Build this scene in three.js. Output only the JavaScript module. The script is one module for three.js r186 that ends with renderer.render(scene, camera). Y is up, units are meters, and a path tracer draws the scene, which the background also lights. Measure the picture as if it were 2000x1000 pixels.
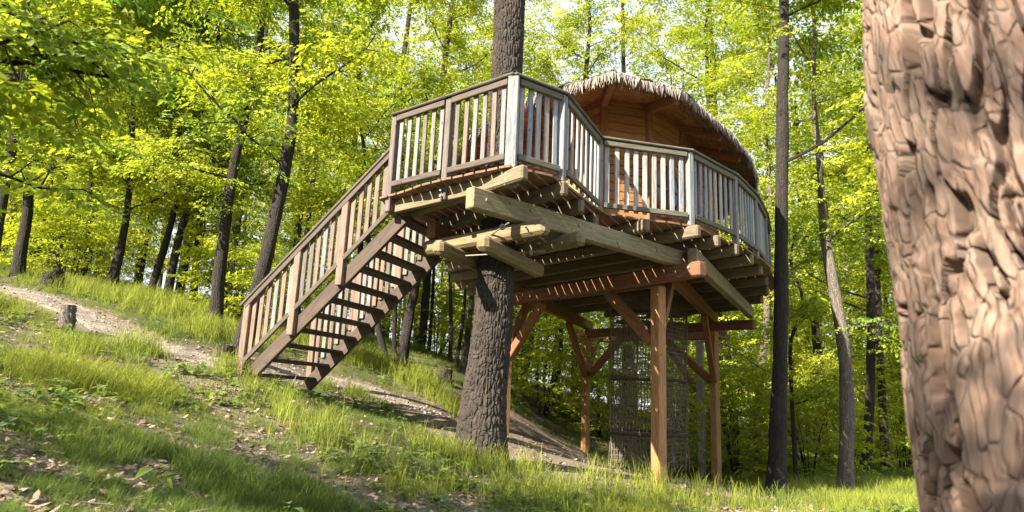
import * as THREE from 'three';
import { ImprovedNoise } from 'three/addons/math/ImprovedNoise.js';
import { mergeGeometries } from 'three/addons/utils/BufferGeometryUtils.js';

// ───────────── camera, sky, sun, exposure ─────────────
const scene = new THREE.Scene();
const FOC = 1333;                                   // focal length in units of a 2000 x 1000 picture
const camera = new THREE.PerspectiveCamera(2 * Math.atan(500 / FOC) * 180 / Math.PI, 2, 0.05, 900);
{ // the lens stands at the origin, pitched up 12 degrees and rolled 2.3 degrees; the ground lies below y = 0 around it
  const p = 0.2130027, r = 0.0409836, cp = Math.cos(p), sp = Math.sin(p), cr = Math.cos(r), sr = Math.sin(r);
  const Y = new THREE.Vector3(0, cp, sp), X = new THREE.Vector3(1, 0, 0), Z = new THREE.Vector3(0, -sp, cp);
  const X2 = X.clone().multiplyScalar(cr).addScaledVector(Y, sr), Y2 = Y.clone().multiplyScalar(cr).addScaledVector(X, -sr);
  camera.quaternion.setFromRotationMatrix(new THREE.Matrix4().makeBasis(X2, Y2, Z));
}
camera.focus = 9.5; camera.userData.fStop = 3;
camera.updateMatrixWorld();
const renderer = new THREE.WebGLRenderer({ antialias: true });
renderer.toneMapping = THREE.LinearToneMapping;
renderer.toneMappingExposure = 4.3;
renderer.shadowMap.enabled = true;
const SUN_AZ = 46 * Math.PI / 180, SUN_EL = 34 * Math.PI / 180;
const SUN = new THREE.Vector3(-Math.sin(SUN_AZ) * Math.cos(SUN_EL), Math.sin(SUN_EL), Math.cos(SUN_AZ) * Math.cos(SUN_EL));
{
  const W = 256, H = 128, d = new Float32Array(W * H * 4);
  for (let j = 0; j < H; j++) {
    const el = ((j + 0.5) / H - 0.5) * Math.PI, t = Math.pow(Math.max(0, Math.sin(el)), 0.6);
    for (let i = 0; i < W; i++) {
      const k = (j * W + i) * 4;
      d[k] = 0.35 - 0.12 * t; d[k + 1] = 0.365 - 0.09 * t; d[k + 2] = 0.38 - 0.015 * t; d[k + 3] = 1;
      if (el < 0) { d[k] *= 0.4; d[k + 1] *= 0.4; d[k + 2] *= 0.4; }
    }
  }
  const sky = new THREE.DataTexture(d, W, H, THREE.RGBAFormat, THREE.FloatType);
  sky.mapping = THREE.EquirectangularReflectionMapping; sky.magFilter = THREE.LinearFilter; sky.needsUpdate = true;
  scene.background = sky; scene.environment = sky;
}
const sun = new THREE.DirectionalLight(new THREE.Color().setRGB(1, 0.9, 0.74), 5);
sun.position.copy(SUN).multiplyScalar(60); sun.castShadow = true; sun.shadow.mapSize.set(4096, 4096);
Object.assign(sun.shadow.camera, { left: -30, right: 30, top: 30, bottom: -30, near: 1, far: 160 });
scene.add(sun, sun.target);

// ───────────── helpers ─────────────
function rng(seed) { let s = seed >>> 0; return () => { s = (s + 0x6D2B79F5) | 0; let t = Math.imul(s ^ (s >>> 15), 1 | s); t = (t + Math.imul(t ^ (t >>> 7), 61 | t)) ^ t; return ((t ^ (t >>> 14)) >>> 0) / 4294967296; }; }
const V = (x, y, z) => new THREE.Vector3(x, y, z);
const RGB = (r, g, b) => new THREE.Color().setRGB(r, g, b);
const PN = new ImprovedNoise();
const noise = (x, y = 0, z = 0) => PN.noise(x + 37.3, y + 11.7, z + 5.1);
const fbm = (x, y, z, o = 4) => { let a = 0, s = 1, f = 1; for (let i = 0; i < o; i++) { a += s * noise(x * f, y * f, z * f); s *= 0.5; f *= 2.03; } return a; };
const clamp = (x, a = 0, b = 1) => Math.min(b, Math.max(a, x));
const smooth = (a, b, x) => { const t = clamp((x - a) / (b - a)); return t * t * (3 - 2 * t); };
const lerp = (a, b, t) => a + (b - a) * t;
const camM = camera.matrixWorld;
function rayOf(px, py) { return V((px - 1000) / FOC, -(py - 500) / FOC, -1).applyQuaternion(camera.quaternion); }
function at(px, py, d) { const r = rayOf(px, py); return r.multiplyScalar(d / Math.hypot(r.x, r.z)); }       // the point d metres away (measured level) in that direction
const invQ = camera.quaternion.clone().invert();
function toPx(p) { const c = p.clone().applyQuaternion(invQ); return [1000 + FOC * c.x / -c.z, 500 - FOC * c.y / -c.z, -c.z]; }
const taken = {};
function numbered(n) { taken[n] = (taken[n] ?? -1) + 1; return taken[n] ? n + '_' + String(taken[n]).padStart(3, '0') : n; }
function tag(o, label, category, group, kind) { if (label) o.userData.label = label; if (category) o.userData.category = category; if (group) o.userData.group = group; if (kind) o.userData.kind = kind; return o; }
function shadow(o) { o.castShadow = true; o.receiveShadow = true; return o; }
function base(name, pos, label, category, group, kind) { const g = new THREE.Group(); g.name = numbered(name); if (pos) g.position.copy(pos); scene.add(g); return tag(g, label, category, group, kind); }
function sub(name, parent) { const g = new THREE.Group(); g.name = name; parent.add(g); return g; }
function meshOf(name, geo, mat, parent) { const m = shadow(new THREE.Mesh(geo, mat)); m.name = name; parent.add(m); return m; }
function geoFrom(pos, idx, uv, col) {
  const g = new THREE.BufferGeometry(); g.setAttribute('position', new THREE.Float32BufferAttribute(pos, 3));
  if (uv) g.setAttribute('uv', new THREE.Float32BufferAttribute(uv, 2));
  if (col) g.setAttribute('color', new THREE.Float32BufferAttribute(col, 3));
  if (idx) g.setIndex(idx); g.computeVertexNormals(); return g;
}

// ───────────── textures ─────────────
function dataTex(w, h, fn, srgb = false) {
  const d = new Uint8Array(w * h * 4);
  for (let j = 0; j < h; j++) for (let i = 0; i < w; i++) { const c = fn(i / w, j / h), k = (j * w + i) * 4; d[k] = clamp(c[0]) * 255; d[k + 1] = clamp(c[1]) * 255; d[k + 2] = clamp(c[2]) * 255; d[k + 3] = 255; }
  const t = new THREE.DataTexture(d, w, h, THREE.RGBAFormat, THREE.UnsignedByteType);
  t.wrapS = t.wrapT = THREE.RepeatWrapping; t.magFilter = THREE.LinearFilter; t.minFilter = THREE.LinearMipmapLinearFilter; t.generateMipmaps = true; t.needsUpdate = true;
  return t;
}
// noise that repeats over the unit square
const tile = (u, v, fu, fv, s) => { const a = u * 2 * Math.PI, b = v * 2 * Math.PI; return noise(Math.cos(a) * fu + s, Math.sin(a) * fu + Math.cos(b) * fv, Math.sin(b) * fv + s * 0.7); };
// wood: u runs along the grain; streaks, knots with dark hearts, worn grey patches
function woodTex(seed, contrast, knots) {
  const r = rng(seed), K = []; for (let i = 0; i < knots; i++) K.push([r(), r(), 0.008 + r() * 0.014, 0.03 + r() * 0.05]);
  return dataTex(512, 256, (u, v) => {
    let bend = 0, dark = 0;
    for (const [ku, kv, ru, rv] of K) { let du = u - ku, dv = v - kv; du -= Math.round(du); dv -= Math.round(dv); const q = Math.hypot(du / ru, dv / rv); bend += Math.exp(-q * 0.5) * 0.05 * Math.sign(dv); dark = Math.max(dark, 1 - smooth(0.5, 1.1, q)); }
    const vv = v + bend, g = tile(u, vv, 0.5, 7, seed) * 0.55 + tile(u, vv, 1.2, 22, seed + 9) * 0.5 + tile(u, vv, 4, 40, seed + 3) * 0.3, p = tile(u, v, 1.3, 1.6, seed + 20) + 0.5 * tile(u, v, 4, 3, seed + 31);
    const k = clamp(0.72 + contrast * g + 0.26 * p) * (1 - 0.72 * dark);
    return [k, k * (1 - 0.05 * p), k * (1 - 0.1 * p)];
  });
}
const woodA = woodTex(3, 0.4, 2), woodB = woodTex(17, 0.48, 3), woodC = woodTex(29, 0.36, 1);
// bark: tall plates parted by furrows; cells around (n of them) by cells up the trunk
const hash = (i, j, k) => { let h = Math.imul(i, 374761393) + Math.imul(j, 668265263) + Math.imul(k, 1274126177); h = Math.imul(h ^ (h >>> 13), 1274126177); return ((h ^ (h >>> 16)) >>> 0) / 4294967296; };
function plates(u, v, n, rows) { // u in 0..1 around; distance to the furrow; rows > 0 makes v repeat
  u *= n; const i0 = Math.floor(u), j0 = Math.floor(v); let f1 = 9, f2 = 9; plates.h = 0;
  for (let i = -1; i <= 1; i++) for (let j = -1; j <= 1; j++) { const ii = i0 + i, jj = j0 + j, a = ((ii % n) + n) % n, b = rows ? ((jj % rows) + rows) % rows : jj, d = Math.hypot(ii + 0.5 + 0.75 * (hash(a, b, 1) - 0.5) - u, jj + 0.5 + 0.95 * (hash(a, b, 2) - 0.5) - v); if (d < f1) { f2 = f1; f1 = d; plates.h = hash(a, b, 3); } else if (d < f2) f2 = d; }
  return f2 - f1;
}
const barkMap = dataTex(256, 512, (u, v) => { const k = 0.72 + 0.3 * tile(u, v, 3, 3, 4) + 0.28 * tile(u, v, 10, 6, 2) + 0.2 * tile(u, v, 2, 1.5, 9), g = 0.06 * tile(u, v, 2, 2, 14); return [k, k * (1 + g), k * (1 - g)]; });
const barkBump = dataTex(512, 512, (u, v) => { const uu = u + 0.012 * tile(u, v, 3, 3, 5), h = smooth(0, 0.3, plates(((uu % 1) + 1) % 1, v * 13 + 1.2 * tile(u, v, 2, 2, 3), 19, 13)) * 0.8 + 0.2 * (0.5 + tile(u, v, 14, 10, 7)); return [h, h, h]; });
const pebble = dataTex(512, 512, (u, v) => { const k = 0.5 + 0.3 * tile(u, v, 9, 9, 1) + 0.4 * tile(u, v, 22, 22, 6) + 0.2 * tile(u, v, 3, 3, 8); return [k, k, k]; });

// ───────────── materials ─────────────
const std = (c, o = {}) => new THREE.MeshStandardMaterial({ color: RGB(...c), roughness: 0.85, ...o });
const wood = (c, t = woodA, bump = 0.004) => std(c, { map: t, bumpMap: t, bumpScale: bump, roughness: 0.82 });
const M = {
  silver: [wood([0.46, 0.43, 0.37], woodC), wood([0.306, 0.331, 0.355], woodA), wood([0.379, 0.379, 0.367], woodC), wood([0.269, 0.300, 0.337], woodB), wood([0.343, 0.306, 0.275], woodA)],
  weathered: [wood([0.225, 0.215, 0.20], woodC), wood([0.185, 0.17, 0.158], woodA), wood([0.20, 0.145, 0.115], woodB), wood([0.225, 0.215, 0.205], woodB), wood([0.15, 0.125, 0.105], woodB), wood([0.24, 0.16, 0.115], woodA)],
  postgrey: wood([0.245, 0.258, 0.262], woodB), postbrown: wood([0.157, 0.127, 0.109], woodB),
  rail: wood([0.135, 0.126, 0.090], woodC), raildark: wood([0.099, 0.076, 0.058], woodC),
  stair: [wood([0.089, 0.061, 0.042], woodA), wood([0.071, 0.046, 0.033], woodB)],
  joist: [wood([0.180, 0.137, 0.083], woodA), wood([0.209, 0.158, 0.094], woodB)],
  deck: [wood([0.255, 0.143, 0.083], woodA), wood([0.225, 0.128, 0.075], woodC), wood([0.203, 0.124, 0.079], woodB)],
  green: wood([0.28, 0.235, 0.125], woodB), beam: wood([0.224, 0.099, 0.048], woodA), log: wood([0.245, 0.184, 0.095], woodB),
  post: wood([0.44, 0.225, 0.09], woodB), brace: wood([0.270, 0.116, 0.046], woodA), postpale: wood([0.315, 0.285, 0.232], woodA),
  wall: [wood([0.36, 0.16, 0.06], woodB), wood([0.425, 0.187, 0.064], woodB), wood([0.468, 0.212, 0.072], woodA), wood([0.391, 0.162, 0.055], woodB)],
  soffit: [wood([0.468, 0.243, 0.099], woodA), wood([0.423, 0.211, 0.086], woodC)],
  rafter: wood([0.324, 0.135, 0.059], woodA),
  steel: std([0.22, 0.21, 0.18], { metalness: 0.5, roughness: 0.7 }),
  dark: std([0.02, 0.018, 0.016], { roughness: 0.5 }),
  glass: new THREE.MeshPhysicalMaterial({ color: RGB(0.02, 0.025, 0.03), roughness: 0.08, specularIntensity: 0.6 }),
  rope: std([0.15, 0.122, 0.088], { roughness: 0.95 }),
};
const barkMat = c => std(c, { map: barkMap, bumpMap: barkBump, bumpScale: 0.02, roughness: 0.95 });
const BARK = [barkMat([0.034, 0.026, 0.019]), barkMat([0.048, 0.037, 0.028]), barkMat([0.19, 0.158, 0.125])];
const leafMat = (c, t = 0.5, o = {}) => new THREE.MeshPhysicalMaterial({ color: RGB(...c), roughness: 1, transmission: t, thickness: 0, side: THREE.DoubleSide, specularIntensity: 0.3, ...o });
const LEAF = leafMat([1, 1, 1], 0.56), GRASS = leafMat([1, 1, 1], 0.4), LITTER = std([1, 1, 1], { side: THREE.DoubleSide, roughness: 0.9 });

// ───────────── terrain: one height for every x, z ─────────────
const CP = []; // [x, z, height]
for (const [px, py, d] of [
  [505, 738, 9.1], [596, 775, 10], [550, 752, 9.4], [942, 905, 8.2], [1281, 950, 9.9], [1393, 958, 15.4], [1140, 890, 17.2], [988, 885, 12.4], [1270, 925, 13.4],
  [1517, 968, 12.5], [1655, 960, 14], [1692, 927, 19], [1730, 922, 21], [1790, 918, 27], [1900, 900, 42],
  [1000, 1000, 6.2], [1250, 1000, 6.9], [1500, 1000, 7.6], [1790, 1000, 7.2], [750, 1000, 5.6], [500, 1000, 4.9], [250, 1000, 4.2], [0, 1000, 3.6], [750, 880, 7.2],
  [0, 562, 14], [130, 602, 12.3], [230, 647, 11], [330, 683, 10.3], [430, 714, 9.9], [-200, 520, 16], [0, 700, 8], [0, 850, 5.2], [250, 800, 6.6], [250, 720, 8.6], [120, 650, 10.4], [500, 860, 6.9], [400, 780, 8], 
  [420, 637, 12.8], [470, 695, 10.8], [325, 592, 16.5], [220, 575, 17.2], [30, 543, 18], [375, 603, 16.8],
  [640, 745, 12], [720, 760, 12], [800, 790, 11.6], [880, 815, 11.3], [1000, 855, 11.3], [1100, 892, 11.4], [785, 722, 14.5], [750, 705, 15.4], [900, 727, 17], [868, 745, 14.5], [1070, 800, 19],
  [0, 505, 34], [250, 555, 34], [500, 612, 34], [800, 690, 36], [1100, 770, 38], [1400, 845, 38],
]) { const p = at(px, py, d); CP.push([p.x, p.z, p.y]); }
CP.push([0, 0, -0.95], [-3, 1.5, -0.35], [4, 1, -1.25], [0, 6, -1.0], [-8, 2, 0.6], [9, 3, -1.6], [-7, -4, 1.0], [8, -6, -1.55], [-14, -8, 3.2], [14, -14, -1.9]);
const TPS = (() => {
  const n = CP.length, N = n + 3, A = Array.from({ length: N }, () => new Float64Array(N + 1)), U = r2 => r2 < 1e-9 ? 0 : 0.5 * r2 * Math.log(r2);
  for (let i = 0; i < n; i++) { for (let j = 0; j < n; j++) A[i][j] = U((CP[i][0] - CP[j][0]) ** 2 + (CP[i][1] - CP[j][1]) ** 2); A[i][i] += 0.35; A[i][n] = A[n][i] = 1; A[i][n + 1] = A[n + 1][i] = CP[i][0]; A[i][n + 2] = A[n + 2][i] = CP[i][1]; A[i][N] = CP[i][2]; }
  for (let c = 0; c < N; c++) { let p = c; for (let r = c + 1; r < N; r++) if (Math.abs(A[r][c]) > Math.abs(A[p][c])) p = r; [A[c], A[p]] = [A[p], A[c]]; for (let r = 0; r < N; r++) if (r !== c) { const q = A[r][c] / A[c][c]; if (q) for (let k = c; k <= N; k++) A[r][k] -= q * A[c][k]; } }
  const w = A.map((row, i) => row[N] / row[i]);
  return (x, z) => { let s = w[n] + w[n + 1] * x + w[n + 2] * z; for (let i = 0; i < n; i++) s += w[i] * U((x - CP[i][0]) ** 2 + (z - CP[i][1]) ** 2); return s; };
})();
function heightAt(x, z) {
  const r = Math.hypot(x, z), m = z > 0 ? 10 : 42; let X = x, Z = z;
  if (r > m) { X *= m / r; Z *= m / r; }
  return TPS(X, Z) + 0.03 * noise(x * 0.9, 0, z * 0.9) + 0.06 * noise(x * 0.3, 3, z * 0.3);
}
const PATH = [[-420, 480, 17.5], [-200, 521, 16], [0, 563, 14], [130, 603, 12.3], [230, 648, 11], [330, 686, 10.3], [420, 713, 9.95], [500, 728, 10.6], [600, 740, 11.7], [720, 762, 12], [800, 790, 11.6], [880, 817, 11.3], [1000, 858, 11.3], [1100, 893, 11.4], [1190, 918, 11.6], [1290, 940, 12.3], [1400, 950, 13.4]].map(a => at(...a)).map(p => V(p.x, 0, p.z));
const pathCurve = new THREE.CatmullRomCurve3(PATH, false, 'centripetal');
const pathPts = pathCurve.getSpacedPoints(160);
function pathDist(x, z) { let m = 1e9; for (const p of pathPts) { const q = (p.x - x) ** 2 + (p.z - z) ** 2; if (q < m) m = q; } return Math.sqrt(m); }
const DECKC = [1.7, -12.4];
function underDeck(x, z) { const q = Math.hypot((x - 1.7) / 3.6, (z + 12.2) / 5.4); return 1 - smooth(0.75, 1.05, q); }
function grassCover(x, z) {
  const pd = pathDist(x, z), r = Math.hypot(x, z);
  let g = 0.72 + 0.55 * fbm(x * 0.5, 1, z * 0.5, 2) + 1.1 * fbm(x * 3.1, 6, z * 3.1, 3);
  g += 0.45 * smooth(3.6, 7, x - 0.12 * z - 2.2) - 0.25 * smooth(-1.5, 0.5, x) * smooth(4.5, 2.5, x) + 0.5 * smooth(1.2, 3.5, pd) * smooth(10, 13, r);
  g = clamp(g) * smooth(0.28, 0.7, pd + 0.3 * noise(x * 2.3, 5, z * 2.3)) * (1 - 0.93 * underDeck(x, z));
  return g;
}
// the ground
{
  const NR = 430, NA = 560, pos = [], uv = [], col = [], idx = [];
  for (let i = 0; i <= NR; i++) {
    const r = i === 0 ? 0 : 0.35 * Math.pow(1100, (i - 1) / (NR - 1));
    for (let j = 0; j <= NA; j++) {
      const t = j / NA * 2 * Math.PI, f = t - 0.55 * Math.sin(t), a = f - Math.PI / 2 + 0; // finer rings of points ahead of the lens
      const x = r * Math.cos(a), z = r * Math.sin(a);
      pos.push(x, heightAt(x, z), z); uv.push(x / 1.6, z / 1.6);
      const pd = r < 30 ? pathDist(x, z) : 9, g = r < 30 ? grassCover(x, z) : 0.7, n = fbm(x * 2.1, 2, z * 2.1, 3), n2 = noise(x * 9, 4, z * 9), bare = 1 - smooth(0.25, 0.75, pd);
      let c = [lerp(0.13, 0.085, g), lerp(0.10, 0.085, g), lerp(0.062, 0.03, g)];
      const k = 1 + 0.35 * n + 0.35 * n2; c = c.map(q => q * k);
      const dirt = [0.215, 0.165, 0.125], b = Math.max(bare, 0.8 * underDeck(x, z));
      c = c.map((q, m) => lerp(q, dirt[m] * (0.85 + 0.3 * n + 0.2 * n2), b)); col.push(...c);
    }
  }
  for (let i = 0; i < NR; i++) for (let j = 0; j < NA; j++) { const a = i * (NA + 1) + j, b = a + NA + 1; idx.push(a, b, a + 1, b, b + 1, a + 1); }
  // wind the faces upward
  const g = geoFrom(pos, idx, uv, col);
  if (g.attributes.normal.getY(5000) < 0) { for (let i = 0; i < idx.length; i += 3) { const t = idx[i]; idx[i] = idx[i + 1]; idx[i + 1] = t; } g.setIndex(idx); g.computeVertexNormals(); }
  const m = meshOf('ground', g, std([1, 1, 1], { vertexColors: true, bumpMap: pebble, bumpScale: 0.03, roughness: 0.95 }), scene);
  tag(m, 'leaf-strewn forest floor sloping down from the left', 'ground', null, 'structure');
}
{ // the trodden earth path
  const N = 420, pts = pathCurve.getSpacedPoints(N), pos = [], uv = [], col = [], idx = [], K = 14;
  for (let i = 0; i <= N; i++) {
    const p = pts[i], q = pts[Math.min(N, i + 1)], o = pts[Math.max(0, i - 1)], dx = q.x - o.x, dz = q.z - o.z, l = Math.hypot(dx, dz), nx = -dz / l, nz = dx / l;
    for (let k = 0; k <= K; k++) {
      const s = k / K * 2 - 1, hw = 0.36 + 0.2 * noise(i * 0.06, s > 0 ? 3 : 9), w = s * hw, x = p.x + nx * w, z = p.z + nz * w, e = Math.abs(s);
      const rut = -0.015 * Math.exp(-(((e - 0.45) / 0.2) ** 2));
      pos.push(x, heightAt(x, z) + (e > 0.93 ? -0.03 : 0.014) + rut * 0.4, z); uv.push(x / 1.1, z / 1.1);
      const n = fbm(x * 3, 7, z * 3, 3), n2 = noise(x * 14, 4, z * 14), kk = 0.85 + 0.5 * n + 0.4 * n2;
      col.push(0.26 * kk, 0.21 * kk, 0.17 * kk);
    }
  }
  for (let i = 0; i < N; i++) for (let k = 0; k < K; k++) { const a = i * (K + 1) + k, b = a + K + 1; idx.push(a, b, a + 1, b, b + 1, a + 1); }
  const g = geoFrom(pos, idx, uv, col);
  if (g.attributes.normal.getY(500) < 0) { for (let i = 0; i < idx.length; i += 3) { const t = idx[i]; idx[i] = idx[i + 1]; idx[i + 1] = t; } g.setIndex(idx); g.computeVertexNormals(); }
  tag(meshOf('path', g, std([1, 1, 1], { vertexColors: true, bumpMap: pebble, bumpScale: 0.02, roughness: 0.95 }), scene), 'pale trodden earth path crossing the slope behind the stairs', 'path', null, 'structure');
}

// ───────────── timber pieces ─────────────
const R0 = rng(77);
function chamferBox(w, h, l, c) { // w along x, h along y, l along z; grain along z
  const P = [], UV = [], ou = R0(), ov = R0(), X = w / 2, Y = h / 2, Z = l / 2, uvOf = (x, y, z, ax) => [(z + Z) / 1.3 + ou, ((ax === 0 ? y : ax === 1 ? x + 0.11 : x + y) / 0.32) + ov];
  const poly = (vs, ax) => { for (let i = 1; i < vs.length - 1; i++) for (const v of [vs[0], vs[i], vs[i + 1]]) { P.push(...v); UV.push(...uvOf(...v, ax)); } };
  const quadOut = (vs, ax) => { const a = V(...vs[0]), b = V(...vs[1]), d = V(...vs[2]), n = b.clone().sub(a).cross(d.clone().sub(a)), m = vs.reduce((q, v) => q.add(V(...v)), V(0, 0, 0)); poly(n.dot(m) < 0 ? vs.slice().reverse() : vs, ax); };
  for (const s of [-1, 1]) {
    quadOut([[s * X, -Y + c, -Z + c], [s * X, Y - c, -Z + c], [s * X, Y - c, Z - c], [s * X, -Y + c, Z - c]], 0);
    quadOut([[-X + c, s * Y, -Z + c], [X - c, s * Y, -Z + c], [X - c, s * Y, Z - c], [-X + c, s * Y, Z - c]], 1);
    quadOut([[-X + c, -Y + c, s * Z], [X - c, -Y + c, s * Z], [X - c, Y - c, s * Z], [-X + c, Y - c, s * Z]], 2);
    for (const t of [-1, 1]) {
      quadOut([[s * X, t * (Y - c), -Z + c], [s * (X - c), t * Y, -Z + c], [s * (X - c), t * Y, Z - c], [s * X, t * (Y - c), Z - c]], 0);
      quadOut([[s * X, -Y + c, t * (Z - c)], [s * (X - c), -Y + c, t * Z], [s * (X - c), Y - c, t * Z], [s * X, Y - c, t * (Z - c)]], 0);
      quadOut([[-X + c, s * Y, t * (Z - c)], [-X + c, s * (Y - c), t * Z], [X - c, s * (Y - c), t * Z], [X - c, s * Y, t * (Z - c)]], 1);
      for (const q of [-1, 1]) quadOut([[s * X, t * (Y - c), q * (Z - c)], [s * (X - c), t * Y, q * (Z - c)], [s * (X - c), t * (Y - c), q * Z]], 0);
    }
  }
  const g = new THREE.BufferGeometry(); g.setAttribute('position', new THREE.Float32BufferAttribute(P, 3)); g.setAttribute('uv', new THREE.Float32BufferAttribute(UV, 2)); g.computeVertexNormals(); return g;
}
const pick = (a, r = R0) => Array.isArray(a) ? a[Math.floor(r() * a.length)] : a;
// a bar of section w x h from a to b; h lies along `up`
function bar(parent, name, a, b, w, h, mat, { up = V(0, 1, 0), c = 0.006, roll = 0 } = {}) {
  const l = a.distanceTo(b), z = b.clone().sub(a).normalize(), x = up.clone().cross(z).normalize(), y = z.clone().cross(x);
  const m = meshOf(name, chamferBox(w, h, l, Math.min(c, w * 0.3, h * 0.3)), pick(mat), parent);
  m.position.copy(a).add(b).multiplyScalar(0.5); m.quaternion.setFromRotationMatrix(new THREE.Matrix4().makeBasis(x, y, z));
  if (roll) m.rotateZ(roll);
  return m;
}
const flat = (v, y) => V(v[0], y, v[1]);

// ───────────── the tree house ─────────────
const house = base('tree_house', null, 'round thatched timber tree house on posts with a railed deck and long stairs', 'tree house');
const YD = 2.35, BT = 0.024;                          // deck top and board thickness
const U = V(0.407, 0, -0.914), W = V(0.914, 0, 0.407); // along the boards, across them
const deckOutline = [[-1.63, -7.86], [-0.76, -7.02], [-0.05, -6.52], [0.5, -6.84], [1.08, -8.1], [2.32, -8.5], [3.25, -9.46], [3.88, -10.32], [4.42, -11.2], [4.86, -12.2], [5.18, -13.5], [5.02, -14.8], [4.3, -15.9], [3.1, -16.7], [1.7, -16.9], [0.3, -16.3], [-0.7, -15.1], [-1.12, -13.7], [-1.18, -12.2], [-1.16, -10.6], [-1.2, -9.25]];
function inOutline(x, z, poly) { let s = false; for (let i = 0, j = poly.length - 1; i < poly.length; j = i++) { const [a, b] = poly[i], [c, d] = poly[j]; if ((b > z) !== (d > z) && x < (c - a) * (z - b) / (d - b) + a) s = !s; } return s; }
{ // deck boards, cut along a wavy edge
  const deck = sub('deck', house), pts = [];
  deckOutline.forEach((p, i) => { const q = deckOutline[(i + 1) % deckOutline.length], n = Math.ceil(Math.hypot(q[0] - p[0], q[1] - p[1]) / 0.07); for (let k = 0; k < n; k++) { const x = lerp(p[0], q[0], k / n), z = lerp(p[1], q[1], k / n); pts.push([x + 0.055 * noise(x * 2.6, 1, z * 2.6), z + 0.055 * noise(x * 2.6, 7, z * 2.6)]); } });
  const uvp = pts.map(([x, z]) => [x * W.x + z * W.z, x * U.x + z * U.z]); // [v, u]
  const cut = v => { let lo = 1e9, hi = -1e9; uvp.forEach((p, i) => { const q = uvp[(i + 1) % uvp.length]; if ((p[0] - v) * (q[0] - v) <= 0 && p[0] !== q[0]) { const u = lerp(p[1], q[1], (v - p[0]) / (q[0] - p[0])); lo = Math.min(lo, u); hi = Math.max(hi, u); } }); return hi > lo ? [lo, hi] : null; };
  const step = 0.152, gap = 0.0245, vs = uvp.map(p => p[0]), v0 = Math.min(...vs), v1 = Math.max(...vs);
  for (let v = v0 + 0.01; v < v1 - 0.05; v += step) {
    const a = cut(v), m = cut(v + (step - gap) / 2), b = cut(v + step - gap); if (!a || !b || !m) continue;
    const K = [[v, a], [v + (step - gap) / 2, m], [v + step - gap, b]], pos = [], uv = [], ou = R0() * 3, ov = R0();
    const pt = (k, e, y) => { const [vv, uu] = K[k], u = uu[e]; return [W.x * vv + U.x * u, y, W.z * vv + U.z * u, u / 1.3 + ou, vv / 0.32 + ov + (y < YD ? 0.5 : 0)]; };
    const tri = (...q) => { for (const p of q) { pos.push(p[0], p[1], p[2]); uv.push(p[3], p[4]); } }, quad = (p, q, r, s) => { tri(p, q, r); tri(p, r, s); };
    for (let k = 0; k < 2; k++) {
      quad(pt(k, 0, YD), pt(k + 1, 0, YD), pt(k + 1, 1, YD), pt(k, 1, YD)); quad(pt(k, 0, YD - BT), pt(k, 1, YD - BT), pt(k + 1, 1, YD - BT), pt(k + 1, 0, YD - BT));
      for (const e of [0, 1]) quad(pt(k, e, YD), pt(k, e, YD - BT), pt(k + 1, e, YD - BT), pt(k + 1, e, YD));
    }
    quad(pt(0, 0, YD), pt(0, 1, YD), pt(0, 1, YD - BT), pt(0, 0, YD - BT)); quad(pt(2, 0, YD), pt(2, 0, YD - BT), pt(2, 1, YD - BT), pt(2, 1, YD));
    meshOf('deck_board', geoFrom(pos, null, uv), pick(M.deck), deck);
  }
}
{ // joists under the boards
  const js = sub('joists', house), J = V(0.643, 0, 0.766), top = YD - BT - 0.003, h = 0.16;
  const ends = [[0.10, -6.43], [0.54, -6.88], [0.78, -7.48], [1.02, -8.05], [1.68, -8.22], [2.37, -8.40], [2.77, -8.88], [3.17, -9.33], [3.58, -9.9], [3.98, -10.62], [4.40, -11.5], [4.75, -12.4], [5.05, -13.5], [4.95, -14.6], [4.2, -15.7]];
  ends.forEach(([x, z], i) => {
    let L = 0.4; while (L < 8 && inOutline(x - J.x * (L + 0.15), z - J.z * (L + 0.15), deckOutline)) L += 0.1;
    const e = V(x, top - h / 2, z), a = e.clone().addScaledVector(J, -L);
    bar(js, 'joist', a, e, 0.1, h, M.joist, { c: 0.02 });
  });
  // edge joist along the front left of the deck
  bar(js, 'edge_joist', V(-1.5, top - h / 2, -7.95), V(0.02, top - h / 2, -6.62), 0.08, h - 0.006, M.joist[1]);
}
const FBa = V(0.0, 1.82, -12.05), FBb = V(2.5, 1.82, -8.72), BBa = V(1.6, 1.82, -17.75), BBb = V(5.12, 1.82, -14.15);
const P1 = V(2.1, 0, -9.6), PL = V(-0.03, 0, -12.3), PR = V(4.5, 0, -15.0), PB = V(1.98, 0, -17.3), PG = V(4.75, 0, -17.0);
{ // main beams
  const b = sub('beams', house);
  bar(b, 'cross_beam', FBa, FBb, 0.16, 0.2, M.beam, { c: 0.02 });
  bar(b, 'cross_beam', BBa, BBb, 0.16, 0.2, M.beam, { c: 0.02 });
  bar(b, 'deck_beam', V(-0.46, 2.035, -6.68), V(2.3, 2.035, -9.17), 0.13, 0.226, M.green, { c: 0.012 });
  bar(b, 'deck_beam', V(2.42, 2.035, -8.95), V(5.0, 2.035, -14.05), 0.13, 0.226, M.green, { c: 0.012 });
  bar(b, 'deck_beam', V(2.05, 2.035, -9.35), V(4.62, 2.035, -15.3), 0.14, 0.22, M.brace, { c: 0.012 });
  bar(b, 'deck_beam', V(-0.02, 2.035, -12.2), V(2.1, 2.035, -17.6), 0.14, 0.22, M.brace, { c: 0.012 });
  bar(b, 'deck_beam', V(-1.0, 2.035, -8.05), V(-0.36, 2.035, -9.9), 0.12, 0.22, M.beam, { c: 0.012 });
}
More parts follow.
